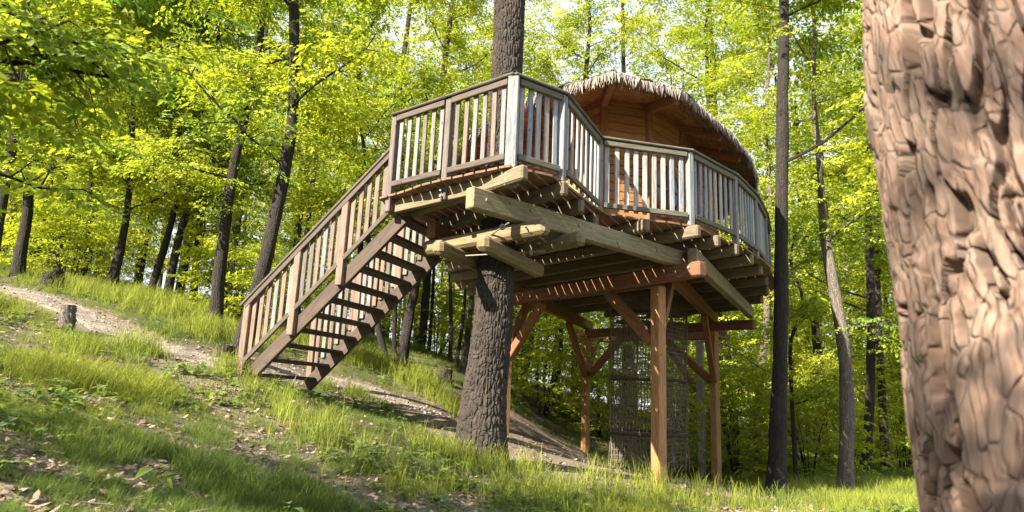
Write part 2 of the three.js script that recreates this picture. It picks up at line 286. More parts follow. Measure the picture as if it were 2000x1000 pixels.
{ // posts and braces
  const S = (P, w = 0.2, mat = M.post, rot = 0.9) => { const g = heightAt(P.x, P.z) - 0.35; bar(house, 'support_post', V(P.x, g, P.z), V(P.x, 1.717, P.z), w, w, mat, { up: V(Math.cos(rot), 0, Math.sin(rot)), c: 0.012 }); };
  S(P1, 0.16); S(PL, 0.16); S(PR, 0.16); S(PB, 0.16); S(PG, 0.16, M.postpale, 0.6);
  const fb = FBb.clone().sub(FBa).normalize(), br = (a, b, w = 0.12, h = 0.15, mat = M.brace) => bar(house, 'brace', a, b, w, h, mat, { c: 0.01 });
  const on = (P, y) => V(P.x, y, P.z), along = (P, d, s, y) => V(P.x + d.x * s, y, P.z + d.z * s), l3 = V(0.4, 0, -0.917);
  br(along(PL, fb, 0.09, 0.80), along(PL, fb, 0.98, 1.71)); br(along(PL, l3, 0.09, 0.9), along(PL, l3, 0.9, 1.9));
  br(along(P1, fb, -0.1, 0.93), along(P1, fb, -0.98, 1.72)); br(along(P1, l3, 0.1, 1.05), along(P1, l3, 0.95, 1.92));
  br(along(PB, l3, -0.1, 0.75), along(PB, l3, -1.5, 1.92)); br(along(PB, fb, 0.1, 0.75), along(PB, fb, 1.3, 1.72)); br(along(PB, l3, 0.1, 0.85), along(PB, l3, 0.9, 1.8));
  br(along(PR, l3, -0.1, 0.65), along(PR, l3, -1.5, 1.92)); br(along(PR, fb, -0.1, 0.65), along(PR, fb, -1.45, 1.72)); br(along(PG, fb, -0.1, 0.5), along(PG, fb, -1.0, 1.6), 0.12, 0.15, M.brace);
  bar(house, 'cross_beam', V(1.7, 1.82, -19.0), V(5.3, 1.84, -16.6), 0.16, 0.2, M.beam, { c: 0.02 });
}
{ // bolted timber collar that grips the oak
  const c = sub('timber_collar', house);
  bar(c, 'collar_beam', V(-1.06, 1.83, -8.24), V(0.36, 1.83, -6.93), 0.15, 0.17, M.log, { c: 0.035 });
  bar(c, 'collar_beam', V(-0.28, 1.83, -8.62), V(0.78, 1.83, -7.36), 0.14, 0.16, M.log, { c: 0.035 });
  bar(c, 'collar_beam', V(-0.33, 1.655, -7.02), V(0.36, 1.655, -8.5), 0.15, 0.17, M.log, { c: 0.04 });
  bar(c, 'collar_beam', V(-0.83, 1.655, -7.32), V(-0.3, 1.655, -8.5), 0.14, 0.16, M.log, { c: 0.035 });
  const rod = (a, b) => { const m = meshOf('threaded_rod', new THREE.CylinderGeometry(0.009, 0.009, a.distanceTo(b), 8), M.steel, c); m.position.copy(a).add(b).multiplyScalar(0.5); m.quaternion.setFromUnitVectors(V(0, 1, 0), b.clone().sub(a).normalize()); for (const s of [-0.36, 0.36]) { const w = new THREE.CylinderGeometry(0.035, 0.035, 0.012, 12); w.translate(0, s * a.distanceTo(b), 0); m.geometry = mergeGeometries([m.geometry, w]); } };
  rod(V(-0.72, 1.655, -7.83), V(0.36, 1.655, -6.98 - 0.35)); rod(V(0.12, 1.83, -6.96), V(0.5, 1.83, -7.9)); rod(V(-0.05, 1.83, -6.85), V(-0.5, 1.83, -8.5 + 0.4));
}
{ // bolt heads on the beams
  const bolt = (x, y, z, n) => { const g = new THREE.CylinderGeometry(0.02, 0.024, 0.016, 8), m = meshOf('bolt', g, M.steel, house); m.position.set(x, y, z); m.quaternion.setFromUnitVectors(V(0, 1, 0), n); };
  const d = FBb.clone().sub(FBa).normalize(), n = V(-d.z, 0, d.x).multiplyScalar(-1); if (n.z < 0) n.negate();
  for (const t of [0.08, 0.1, 0.5, 0.78, 0.8, 0.96]) { const p = FBa.clone().lerp(FBb, t).addScaledVector(n, 0.086); bolt(p.x, 1.82 + 0.05 * Math.sin(t * 40), p.z, n); }
  const e = V(2.3 + 0.46, 0, -9.17 + 6.68).normalize(), k = V(-e.z, 0, e.x); if (k.z < 0) k.negate();
  for (const t of [0.05, 0.22, 0.4, 0.43, 0.62, 0.84]) bolt(lerp(-0.46, 2.3, t) + k.x * 0.07, 2.03 + 0.06 * Math.sin(t * 60), lerp(-6.68, -9.17, t) + k.z * 0.07, k);
}
// railings
function balusters(sec, a, b, y0, y1, mats, n) {
  for (let i = 0; i < n; i++) {
    const t = (i + 0.5) / n + (R0() - 0.5) * 0.012, x = lerp(a.x, b.x, t), z = lerp(a.z, b.z, t), d = b.clone().sub(a).setY(0).normalize(), s = lerp(0, b.y - a.y, t);
    bar(sec, 'baluster', V(x, y0 + s, z), V(x + (R0() - 0.5) * 0.01, y1 + s, z), 0.06, 0.022, mats, { up: V(-d.z, 0, d.x), c: 0.003 });
  }
}
function railSection(pa, pb, mats, railMat, n, out) { // pa, pb: [x, z]
  const sec = sub('railing', house), a = flat(pa, 0), b = flat(pb, 0), d = b.clone().sub(a).normalize(), o = V(out * d.z, 0, -out * d.x), e = d.clone().multiplyScalar(0.055);
  const q = (p, y, off) => V(p.x, y, p.z).addScaledVector(o, off);
  balusters(sec, a.clone().add(e), b.clone().sub(e), 2.44, 3.35, mats, n);
  bar(sec, 'bottom_rail', q(a, 2.49, 0.034).add(e), q(b, 2.49, 0.034).sub(e), 0.04, 0.066, railMat);
  bar(sec, 'upper_rail', q(a, 3.325, 0.034).add(e), q(b, 3.325, 0.034).sub(e), 0.038, 0.07, railMat);
  bar(sec, 'handrail', q(a, 3.388, 0.012).addScaledVector(d, -0.035), q(b, 3.388, 0.012).addScaledVector(d, 0.035), 0.125, 0.034, railMat, { c: 0.01 });
  return sec;
}
const RP = [[-1.48, -7.82], [-0.77, -7.25], [-0.05, -6.66], [0.50, -7.05], [1.06, -8.28], [2.31, -8.60], [3.19, -9.47], [3.80, -10.35], [4.33, -11.35], [4.78, -12.4], [5.06, -13.6], [4.9, -14.8]];
const RB = [[-1.12, -9.35], [-1.08, -10.6], [-1.1, -12.2], [-1.03, -13.7], [-0.6, -15.0]];
{
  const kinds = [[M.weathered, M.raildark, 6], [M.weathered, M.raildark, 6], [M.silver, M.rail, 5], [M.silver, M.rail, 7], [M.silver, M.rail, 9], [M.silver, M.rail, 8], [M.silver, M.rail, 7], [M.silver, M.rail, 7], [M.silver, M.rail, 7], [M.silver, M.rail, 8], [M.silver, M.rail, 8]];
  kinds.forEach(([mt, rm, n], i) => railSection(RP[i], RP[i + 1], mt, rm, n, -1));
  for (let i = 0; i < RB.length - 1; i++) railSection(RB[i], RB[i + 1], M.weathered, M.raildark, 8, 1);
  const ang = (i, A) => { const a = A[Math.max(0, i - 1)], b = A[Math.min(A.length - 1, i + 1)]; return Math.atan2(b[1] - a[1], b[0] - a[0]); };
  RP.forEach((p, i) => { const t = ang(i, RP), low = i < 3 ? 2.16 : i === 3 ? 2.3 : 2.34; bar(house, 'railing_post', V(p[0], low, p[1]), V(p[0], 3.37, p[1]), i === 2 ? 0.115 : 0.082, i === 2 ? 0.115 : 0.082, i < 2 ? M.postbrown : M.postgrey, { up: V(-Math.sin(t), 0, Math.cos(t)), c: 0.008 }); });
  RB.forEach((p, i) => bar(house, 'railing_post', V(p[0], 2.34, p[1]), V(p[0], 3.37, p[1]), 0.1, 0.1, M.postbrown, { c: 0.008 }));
  // bolts on the post feet
  for (const [i, y] of [[1, 2.2], [1, 2.27], [2, 2.21], [2, 2.28]]) { const g = new THREE.CylinderGeometry(0.016, 0.018, 0.014, 10); g.rotateX(Math.PI / 2); const m = meshOf('bolt', g, M.steel, house); m.position.set(RP[i][0] - 0.045, y, RP[i][1] + (i === 2 ? 0.068 : 0.055)); m.rotation.y = -0.6; }
}
{ // stairs
  const st = sub('stairs', house), S = V(-0.9308, 0, -0.3655), Wd = V(0.3655, 0, -0.9308), T = V(-1.42, 0, -7.96), wid = 1.27;
  const pt = (s, w, y) => T.clone().addScaledVector(S, s).addScaledVector(Wd, w).setY(y), bot = s => 1.905 - 0.943 * s;
  const nrm = S.clone().multiplyScalar(0.943).add(V(0, 1, 0)).normalize();
  bar(st, 'stringer', pt(-0.1, 0, bot(-0.1) + 0.12), pt(1.86, 0, bot(1.86) + 0.12), 0.06, 0.175, M.stair, { up: nrm });
  bar(st, 'stringer', pt(-0.12, wid, bot(-0.12) + 0.12), pt(2.02, wid, bot(2.02) + 0.12), 0.06, 0.175, M.stair, { up: nrm });
  for (let k = 0; k < 11; k++) { const y = 2.13 - 0.19 * k, s = (1.905 + 0.17 - y) / 0.943; bar(st, 'step', pt(s, 0.032, y), pt(s, wid - 0.032, y), 0.21, 0.042, M.stair, { c: 0.006 }); }
  bar(st, 'ground_sill', pt(1.98, -0.05, 0.1), pt(2.0, wid + 0.05, 0.02), 0.16, 0.1, M.postpale);
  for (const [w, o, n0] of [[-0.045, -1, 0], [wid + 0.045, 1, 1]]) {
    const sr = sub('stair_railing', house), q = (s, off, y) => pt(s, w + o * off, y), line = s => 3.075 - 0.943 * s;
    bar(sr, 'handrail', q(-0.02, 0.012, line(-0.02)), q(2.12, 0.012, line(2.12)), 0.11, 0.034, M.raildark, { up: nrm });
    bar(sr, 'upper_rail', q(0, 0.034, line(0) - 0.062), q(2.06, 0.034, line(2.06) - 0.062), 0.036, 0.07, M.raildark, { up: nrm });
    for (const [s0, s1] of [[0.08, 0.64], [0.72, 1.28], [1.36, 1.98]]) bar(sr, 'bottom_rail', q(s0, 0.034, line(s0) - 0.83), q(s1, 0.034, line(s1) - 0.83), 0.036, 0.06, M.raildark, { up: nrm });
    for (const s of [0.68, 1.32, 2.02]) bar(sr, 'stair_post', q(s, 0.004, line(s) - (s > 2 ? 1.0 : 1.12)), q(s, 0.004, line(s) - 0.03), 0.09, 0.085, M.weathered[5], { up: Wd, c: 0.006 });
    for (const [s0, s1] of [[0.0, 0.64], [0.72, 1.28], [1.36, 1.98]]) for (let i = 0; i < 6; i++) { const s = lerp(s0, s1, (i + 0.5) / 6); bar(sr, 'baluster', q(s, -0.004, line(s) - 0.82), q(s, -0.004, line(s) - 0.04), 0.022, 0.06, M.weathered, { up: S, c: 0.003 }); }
  }
}
// the hut: straight wall panels between corner posts, thatched cone above
const HW = [[0.63, -10.05], [1.25, -9.27], [1.93, -9.44], [2.57, -10.1], [3.03, -11.0], [3.62, -11.85], [3.9, -12.9], [3.65, -14.0], [2.75, -14.85], [1.6, -15.1], [0.5, -14.5], [-0.15, -13.5], [-0.28, -12.2], [0.05, -11.0]];
const YW = 4.42, YE = 4.14, HC = [1.65, -12.1];
const EV = [[0.16, -8.86], [1.19, -8.02], [2.14, -8.42], [3.18, -9.7], [3.75, -10.55], [4.28, -11.65], [4.7, -12.95], [4.4, -14.4], [3.2, -15.75], [1.6, -16.1], [0.05, -15.4], [-0.95, -14.0], [-1.15, -12.2], [-0.72, -10.3]];
{
  const n = HW.length, wallRow = 0.132;
  for (let i = 0; i < n; i++) {
    const a = HW[i], b = HW[(i + 1) % n], A = flat(a, 0), B = flat(b, 0), d = B.clone().sub(A).normalize(), wall = sub('hut_wall', house);
    const vis = i >= 12 || i <= 5 ? 1 : 0;
    for (let y = YD + 0.01, k = 0; y < YW - 0.03; y += wallRow, k++) {
      const hh = Math.min(wallRow - 0.008, YW - y), o = V(d.z, 0, -d.x).multiplyScalar((R0() - 0.5) * 0.008);
      bar(wall, 'wall_board', V(a[0], y + hh / 2, a[1]).addScaledVector(d, 0.03).add(o), V(b[0], y + hh / 2, b[1]).addScaledVector(d, -0.03).add(o), 0.035, hh, M.wall, { c: 0.007 });
    }
    bar(house, 'corner_post', V(a[0], YD + 0.003, a[1]), V(a[0], YW - 0.02, a[1]), 0.1, 0.1, M.rafter, { up: V(-d.z, 0, d.x), c: 0.008 });
  }
  // round window in the third panel
  const a = HW[2], b = HW[3], mx = (a[0] + b[0]) / 2, mz = (a[1] + b[1]) / 2, dx = b[0] - a[0], dz = b[1] - a[1], l = Math.hypot(dx, dz), N = V(-dz / l, 0, dx / l);
  if (N.z < 0) N.negate();
  const win = sub('window', house); win.position.set(mx, 3.22, mz).addScaledVector(N, 0.03); win.quaternion.setFromUnitVectors(V(0, 0, 1), N); win.scale.set(1, 1.12, 1);
  const fr = meshOf('window_frame', new THREE.TorusGeometry(0.36, 0.045, 8, 40), M.rafter, win); fr.scale.z = 0.8;
  const gl = meshOf('pane', new THREE.CylinderGeometry(0.355, 0.355, 0.02, 40), M.glass, win); gl.rotation.x = Math.PI / 2;
  for (const r of [0, Math.PI / 2]) { const m = meshOf('glazing_bar', chamferBox(0.025, 0.03, 0.7, 0.004), M.rafter, win); m.rotation.set(Math.PI / 2, 0, 0); m.rotation.z = 0; if (r) m.rotation.set(0, Math.PI / 2, 0); m.position.z = 0.012; }
  // plank door with an iron strap in the panel behind the oak
  const c = HW[0], e = HW[1], D = flat(e, 0).sub(flat(c, 0)).normalize(), O = V(-D.z, 0, D.x); if (O.z < 0) O.negate();
  const door = sub('door', house), dp = (t, y, o) => V(lerp(c[0], e[0], t), y, lerp(c[1], e[1], t)).addScaledVector(O, o);
  for (let k = 0; k < 6; k++) bar(door, 'plank', dp(0.2 + 0.1 * k, 2.4, 0.035), dp(0.2 + 0.1 * k, 4.05, 0.035), 0.093, 0.03, M.soffit, { up: O, c: 0.004 });
  bar(door, 'strap_hinge', dp(0.16, 3.02, 0.062), dp(0.8, 3.02, 0.062), 0.02, 0.045, M.dark); bar(door, 'strap_hinge', dp(0.16, 3.8, 0.062), dp(0.8, 3.8, 0.062), 0.02, 0.045, M.dark);
}
{ // roof: soffit boards and rafters below, thatch above
  const roof = sub('roof', house), n = HW.length, apex = V(HC[0], 5.75, HC[1]);
  for (let i = 0; i < n; i++) {
    const j = (i + 1) % n, a = flat(HW[i], YW), b = flat(HW[j], YW), ea = flat(EV[i], YE), eb = flat(EV[j], YE), rows = i < 7 || i > 11 ? 8 : 3;
    for (let k = 0; k < rows; k++) {
      const t0 = k / rows + 0.004, t1 = (k + 1) / rows - 0.004, p = [a.clone().lerp(ea, t0), b.clone().lerp(eb, t0), b.clone().lerp(eb, t1), a.clone().lerp(ea, t1)], pos = [], uv = [], ou = R0(), ov = R0();
      const th = 0.018, q = p.map(v => v.clone().setY(v.y + th)), push = (vs) => { for (const m of [0, 1, 2, 0, 2, 3]) { const v = vs[m]; pos.push(v.x, v.y, v.z); uv.push(v.distanceTo(p[0]) / 1.3 + ou, (m > 1 ? 0.4 : 0) + ov); } };
      push([p[0], p[3], p[2], p[1]]); push([q[0], q[1], q[2], q[3]]); push([p[0], p[1], q[1], q[0]]); push([p[3], q[3], q[2], p[2]]);
      meshOf('soffit_board', geoFrom(pos, null, uv), pick(M.soffit), roof);
    }
    const dir = ea.clone().sub(a).normalize();
    bar(roof, 'rafter', a.clone().addScaledVector(dir, 0.02).add(V(0, -0.075, 0)), ea.clone().addScaledVector(dir, -0.08).add(V(0, -0.075, 0)), 0.09, 0.14, M.rafter, { c: 0.01 });
  }
  // thatch bed
  const pos = [], uv = [], ring = [];
  const outline = []; for (let i = 0; i < n; i++) for (let k = 0; k < 6; k++) { const a = EV[i], b = EV[(i + 1) % n]; outline.push([lerp(a[0], b[0], k / 6), lerp(a[1], b[1], k / 6)]); }
  const H = [[1.0, 0.025], [1.012, 0.05], [0.99, 0.09], [0.8, 0.33], [0.55, 0.72], [0.28, 1.1], [0.02, 1.4]], m = outline.length;
  for (const [s, y] of H) for (const [x, z] of outline) { const k = 1 + 0.012 * noise(x * 4, y * 3, z * 4); pos.push(HC[0] + (x - HC[0]) * s * k, YE + y + 0.03 * noise(x * 3, 1, z * 3), HC[1] + (z - HC[1]) * s * k); uv.push(Math.atan2(x, z) * 3, y); }
  const idx = []; for (let r = 0; r < H.length - 1; r++) for (let i = 0; i < m; i++) { const a = r * m + i, b = r * m + (i + 1) % m, c = a + m, d = b + m; idx.push(a, c, b, b, c, d); }
  const thatchMat = std([0.12, 0.10, 0.08], { bumpMap: pebble, bumpScale: 0.03, side: THREE.DoubleSide, roughness: 0.95, vertexColors: false });
  meshOf('thatch', geoFrom(pos, idx, uv), thatchMat, roof);
  // hanging reed ends
  const fp = [], fc = [], r = rng(5), per = [0]; for (let i = 0; i < m; i++) { const a = outline[i], b = outline[(i + 1) % m]; per.push(per[i] + Math.hypot(a[0] - b[0], a[1] - b[1])); }
  const total = per[m];
  for (let k = 0; k < 11000; k++) {
    const q = r() * total; let i = 0; while (per[i + 1] < q) i++; const t = (q - per[i]) / (per[i + 1] - per[i]), a = outline[i], b = outline[(i + 1) % m], x = lerp(a[0], b[0], t), z = lerp(a[1], b[1], t);
    const tx = (b[0] - a[0]), tz = b[1] - a[1], tl = Math.hypot(tx, tz), T = V(tx / tl, 0, tz / tl), O = V(x - HC[0], 0, z - HC[1]).normalize(), row = r() < 0.42 ? 0 : r() * 0.55;
    const y0 = YE + 0.03 + row * 0.36 + r() * 0.05, s = V(x, y0, z).addScaledVector(O, 0.01 - row * 0.9), len = (0.07 + r() * 0.13) * (row ? 1.2 : 1), wd = 0.006 + r() * 0.012, lean = (r() - 0.5) * 0.7, out = 0.3 + r() * 0.55 - (row ? 0 : 0.25);
    const mid = s.clone().addScaledVector(O, len * 0.5 * out + 0.02).addScaledVector(T, lean * len * 0.4).add(V(0, -len * 0.4, 0)), tip = mid.clone().addScaledVector(O, len * 0.25 * out).addScaledVector(T, lean * len * 0.5).add(V(0, -len * 0.6, 0));
    const tw = r() * 0.9, sd = T.clone().multiplyScalar(wd * Math.cos(tw)).addScaledVector(O, wd * Math.sin(tw)), P = v => fp.push(v.x, v.y, v.z);
    const s1 = s.clone().add(sd), s2 = s.clone().sub(sd), m1 = mid.clone().add(sd), m2 = mid.clone().sub(sd);
    for (const v of [s1, s2, m1, s2, m2, m1, m1, m2, tip]) P(v);
    const c = 0.7 + r() * 1.1, cc = [0.16 * c, 0.138 * c, 0.115 * c]; for (let h = 0; h < 9; h++) fc.push(...cc);
  }
  const fr = meshOf('reed_fringe', geoFrom(fp, null, null, fc), std([1, 1, 1], { vertexColors: true, side: THREE.DoubleSide, roughness: 0.9 }), roof); fr.userData.kind = 'stuff';
}

// ───────────── leaves ─────────────
function leafGeo(P, C, o, dir, up, len, wd, tint) { // one folded leaf, four faces
  const side = dir.clone().cross(up).normalize(), mid = o.clone().addScaledVector(dir, len * 0.48), tip = o.clone().addScaledVector(dir, len).addScaledVector(up, -len * 0.18), L = mid.clone().addScaledVector(side, wd / 2).addScaledVector(up, wd * 0.16), R = mid.clone().addScaledVector(side, -wd / 2).addScaledVector(up, wd * 0.16);
  for (const t of [[o, mid, L], [o, R, mid], [L, mid, tip], [mid, R, tip]]) for (const v of t) { P.push(v.x, v.y, v.z); C.push(tint, tint, tint * 0.9); }
}
function spray(seed, n, len, leaf) { // a leafy twig along +x
  const r = rng(seed), P = [], C = [];
  for (let i = 0; i < n; i++) {
    const t = (i + 0.5) / n, s = i % 2 ? 1 : -1, off = 0.16 * r() * (1 - 0.5 * t), o = V(len * t, 0.05 * (r() - 0.5) - 0.05 * t * t, s * off), a = s * (0.5 + 0.7 * r()), d = V(Math.cos(a), -0.25 + 0.3 * (r() - 0.5), Math.sin(a)).normalize();
    const up = V((r() - 0.5) * 1.1, 1, (r() - 0.5) * 1.1).normalize(), l = leaf * (0.7 + 0.6 * r());
    leafGeo(P, C, o, d, up.addScaledVector(d, -up.dot(d)).normalize(), l, l * (0.5 + 0.2 * r()), 0.62 + 0.7 * r());
  }
  return geoFrom(P, null, null, C);
}
LEAF.vertexColors = true; GRASS.vertexColors = true;
const SPRAYS = [spray(1, 24, 0.42, 0.08), spray(2, 28, 0.5, 0.072), spray(3, 20, 0.36, 0.088)];
function instanced(name, geo, mat, items, parent) { // items: [position, quaternion, scale (number or vector), colour]
  const m = shadow(new THREE.InstancedMesh(geo, mat, items.length)), q = new THREE.Matrix4(), s = V(1, 1, 1); m.name = name;
  items.forEach(([p, r, k, c], i) => { typeof k === 'number' ? s.set(k, k, k) : s.copy(k); m.setMatrixAt(i, q.compose(p, r, s)); m.setColorAt(i, c); });
  m.instanceMatrix.needsUpdate = true; if (m.instanceColor) m.instanceColor.needsUpdate = true; parent.add(m); return m;
}
const qOf = (yaw, pitch, roll) => new THREE.Quaternion().setFromEuler(new THREE.Euler(roll, yaw, pitch, 'YZX'));
function leafColor(r, tone) { // tone 0 fresh yellow green .. 1 deep green
  const k = 0.75 + 0.5 * r(); return RGB(lerp(0.49, 0.085, tone) * k, lerp(0.52, 0.21, tone) * k, lerp(0.022, 0.03, tone) * k * (0.7 + 0.6 * r()));
}
function clear(p) { // the clearing kept around the tree house and its stairs
  const d = Math.hypot(p.x, p.z);
  if (Math.hypot(p.x - 1.6, p.z + 12.4) < (p.x > 2 ? 4.2 : 4.8) && p.y < 6.4) return false;
  if (d < 13.2) { const [px, py] = toPx(p); if (px > 730 && px < 1535 && py > -40) return false; if (px > 470 && px <= 730 && py > 330) return false; if (d < 8.5 && px > 420 && px < 1700) return false; }
  return p.y > heightAt(p.x, p.z) + 0.15;
}
function tube(pts, radii, seg, name, mat, parent, uvk = 1, disp) {
  const pos = [], uv = [], idx = [], n = pts.length; let len = 0, fx = V(1, 0, 0);
  for (let i = 0; i < n; i++) {
    const t = pts[Math.min(n - 1, i + 1)].clone().sub(pts[Math.max(0, i - 1)]).normalize(); if (i) len += pts[i].distanceTo(pts[i - 1]);
    const x = fx.clone().addScaledVector(t, -fx.dot(t)); if (x.lengthSq() < 1e-4) x.set(0, 0, 1).addScaledVector(t, -t.z); x.normalize(); fx = x; const y = t.clone().cross(x);
    for (let k = 0; k <= seg; k++) { const a = k / seg * 2 * Math.PI, rr = radii[i] + (disp ? disp(k === seg ? 0 : a, len, i / (n - 1)) : 0); const v = pts[i].clone().addScaledVector(x, Math.cos(a) * rr).addScaledVector(y, Math.sin(a) * rr); pos.push(v.x, v.y, v.z); uv.push(k / seg * uvk, len / 1.7); }
  }
  for (let i = 0; i < n - 1; i++) for (let k = 0; k < seg; k++) { const a = i * (seg + 1) + k, b = a + seg + 1; idx.push(a, a + 1, b, b, a + 1, b + 1); }
  const g = geoFrom(pos, idx, uv);
  const nn = g.attributes.normal; for (let i = 0; i < n; i++) { const a = i * (seg + 1), b = a + seg, v = V(nn.getX(a) + nn.getX(b), nn.getY(a) + nn.getY(b), nn.getZ(a) + nn.getZ(b)).normalize(); nn.setXYZ(a, v.x, v.y, v.z); nn.setXYZ(b, v.x, v.y, v.z); }
  if (!name) return g; return meshOf(name, g, mat, parent);
}
// trees: a trunk through the given points, limbs, and leafy sprays along the limbs
function growTree(o, { pts, radii, seed, limbs = 10, h0 = 2.2, reach = 2.2, sprays = 500, tone = 0.35, bark = 0, seg = 14, disp, scale = 1, step = 0.018, fixedLimbs = [] }) {
  const r = rng(seed), org = o.position, C = new THREE.CatmullRomCurve3(pts), L = C.getLength(), n = Math.max(8, Math.ceil(L / (disp ? step : 0.16))), P = C.getSpacedPoints(n).map(p => p.clone().sub(org));
  const bumpA = r() * 9, rad = P.map((_, i) => { const t = i / n * (radii.length - 1), k = Math.min(radii.length - 2, Math.floor(t)); return lerp(radii[k], radii[k + 1], t - k); });
  const flare = disp ? 0.2 : 0.28;
  P.forEach((p, i) => { const h = p.y - P[0].y; rad[i] *= 1 + flare * Math.exp(-Math.max(0, h - 0.3) / 0.35); });
  tube(P, rad, seg, 'trunk', BARK[bark], o, 1, disp || ((a, l) => rad[0] * 0.1 * noise(Math.cos(a) * 1.3 + bumpA, l * 1.6, Math.sin(a) * 1.3) + rad[0] * 0.07 * noise(Math.cos(a) * 3, l * 3.5, Math.sin(a) * 3 + bumpA)));
  const items = [[], []], add = p => { const w = p.clone().add(org); if (!clear(w)) return; const g = tone + 0.45 * noise(w.x * 0.6, w.y * 0.6, w.z * 0.6) + 0.4 * (r() - 0.5); items[r() < 0.5 ? 0 : 1].push([p.clone(), qOf(r() * 6.283, (r() - 0.5) * 0.9, (r() - 0.5) * 0.9), scale * (0.75 + 0.6 * r()), leafColor(r, clamp(g))]); };
  const doLimb = (s, dir, len, r0, share, wob = 1) => {
    const q = [s.clone()], d = dir.clone(), m = 7; for (let k = 1; k <= m; k++) { d.add(V((r() - 0.5) * 0.45 * wob, (r() - 0.5 + 0.08 * wob) * 0.35 * wob, (r() - 0.5) * 0.45 * wob)).normalize(); q.push(q[k - 1].clone().addScaledVector(d, len / m)); }
    const geos = [tube(q, q.map((_, k) => r0 * (1 - 0.8 * k / m) + 0.004), 6)];
    for (let k = 2; k <= m; k++) for (let e = 0; e < 2; e++) { const td = V(r() - 0.5, (r() - 0.4) * 0.6, r() - 0.5).normalize(), tl = len * (0.18 + 0.22 * r()), a = q[k], b = a.clone().addScaledVector(td, tl * 0.5).add(V(0, 0.04, 0)), c = a.clone().addScaledVector(td, tl).add(V(0, -0.05, 0)); geos.push(tube([a, b, c], [r0 * 0.25 + 0.003, r0 * 0.16 + 0.002, 0.002], 4)); for (let h = 0; h < share / (m - 1) / 2; h++) { const t = 0.3 + 0.9 * r(); add(a.clone().lerp(c, t).add(V((r() - 0.5) * 0.5 * scale, (r() - 0.5) * 0.32 * scale, (r() - 0.5) * 0.5 * scale))); } }
    if (clear(q[4].clone().add(org)) && clear(q[6].clone().add(org))) meshOf('limb', mergeGeometries(geos), BARK[bark], o);
  };
  const top = P[n].y, lo = P[0].y;
  for (let k = 0; k < limbs; k++) {
    const h = lerp(lo + h0, top - 0.1, Math.pow((k + 0.3 + 0.5 * r()) / limbs, 0.9)), i = P.findIndex(p => p.y >= h), p = P[i < 0 ? n : i], a = k * 2.4 + r() * 1.2, up = 0.15 + 0.5 * r();
    doLimb(p, V(Math.cos(a), up, Math.sin(a)).normalize(), reach * (0.65 + 0.6 * r()) * (1 - 0.35 * k / limbs), rad[Math.max(0, i)] * (0.22 + 0.14 * r()), sprays / limbs);
  }
  for (const [s, e, r0, sh, wob] of fixedLimbs) { const a = s.clone().sub(org), b = e.clone().sub(org); doLimb(a, b.clone().sub(a).normalize(), a.distanceTo(b), r0, sh, wob); }
  items.forEach((it, k) => { if (it.length) instanced('crown', SPRAYS[k + (seed % 2)], LEAF, it, o); });
  return o;
}
function treeAt(name, label, path, w, opt = {}, group) { // path: [px, py, d] from the ground up; w: widths there
  const pts = path.map(a => at(...a)), k = p => Math.hypot(p.x, p.y, p.z) / FOC / 2;
  const slim = opt.disp ? 1 : 0.76, radii = pts.map((p, i) => w[Math.min(i, w.length - 1)] * k(p) * slim);
  const b = pts[0].clone(), g = heightAt(b.x, b.z); b.y = Math.min(b.y, g) - 0.35; pts.unshift(b); radii.unshift(radii[0] * 1.03);
  const n = pts.length, dir = pts[n - 1].clone().sub(pts[n - 2]).normalize(); dir.y = Math.max(dir.y, 0.9); dir.normalize();
  const H = opt.tall ?? 3.5; pts.push(pts[n - 1].clone().addScaledVector(dir, H * 0.5).add(V(0.1, 0, 0.05)), pts[n - 1].clone().addScaledVector(dir, H)); radii.push(radii[n - 1] * 0.8, radii[n - 1] * 0.5);
  const o = base(name, V(pts[1].x, g, pts[1].z), label, 'tree', group);
  // even radii along the spaced points
  const C = new THREE.CatmullRomCurve3(pts), L = C.getLengths(200), T = pts.map((_, i) => L[Math.round(i / (pts.length - 1) * 200)] / L[200]), ev = [];
  for (let i = 0; i <= 24; i++) { const t = i / 24; let j = 0; while (j < T.length - 2 && T[j + 1] < t) j++; ev.push(lerp(radii[j], radii[j + 1], clamp((t - T[j]) / (T[j + 1] - T[j])))); }
  return growTree(o, { pts, radii: ev, ...opt });
}
const oakDisp = (amp, n, row) => (a, l) => { const c = Math.cos(a), q = Math.sin(a), w = 0.35 * noise(c * 2, l * 3, q * 2); return amp * (smooth(0, 0.38, plates(a / 6.283185 + 0.015 * noise(c * 3, l * 2.2, q * 3), l / row + w * 2, n, 0)) - 0.75) + amp * 0.3 * noise(c * 12, l * 14, q * 12) + 0.012 * noise(c * 1.2, l * 0.9, q * 1.2); };
treeAt('oak_tree', 'thick straight oak with furrowed bark growing up through the deck', [[938, 912, 8.2], [946, 780, 8.2], [962, 640, 8.15], [969, 520, 8.1], [982, 300, 8.05], [993, 90, 8], [997, -30, 8]], [98, 84, 74, 69, 62, 57, 55], { seed: 11, limbs: 9, h0: 8, reach: 2.4, sprays: 170, bark: 1, seg: 210, tall: 4.5, disp: oakDisp(0.018, 36, 0.15), tone: 0.3 });
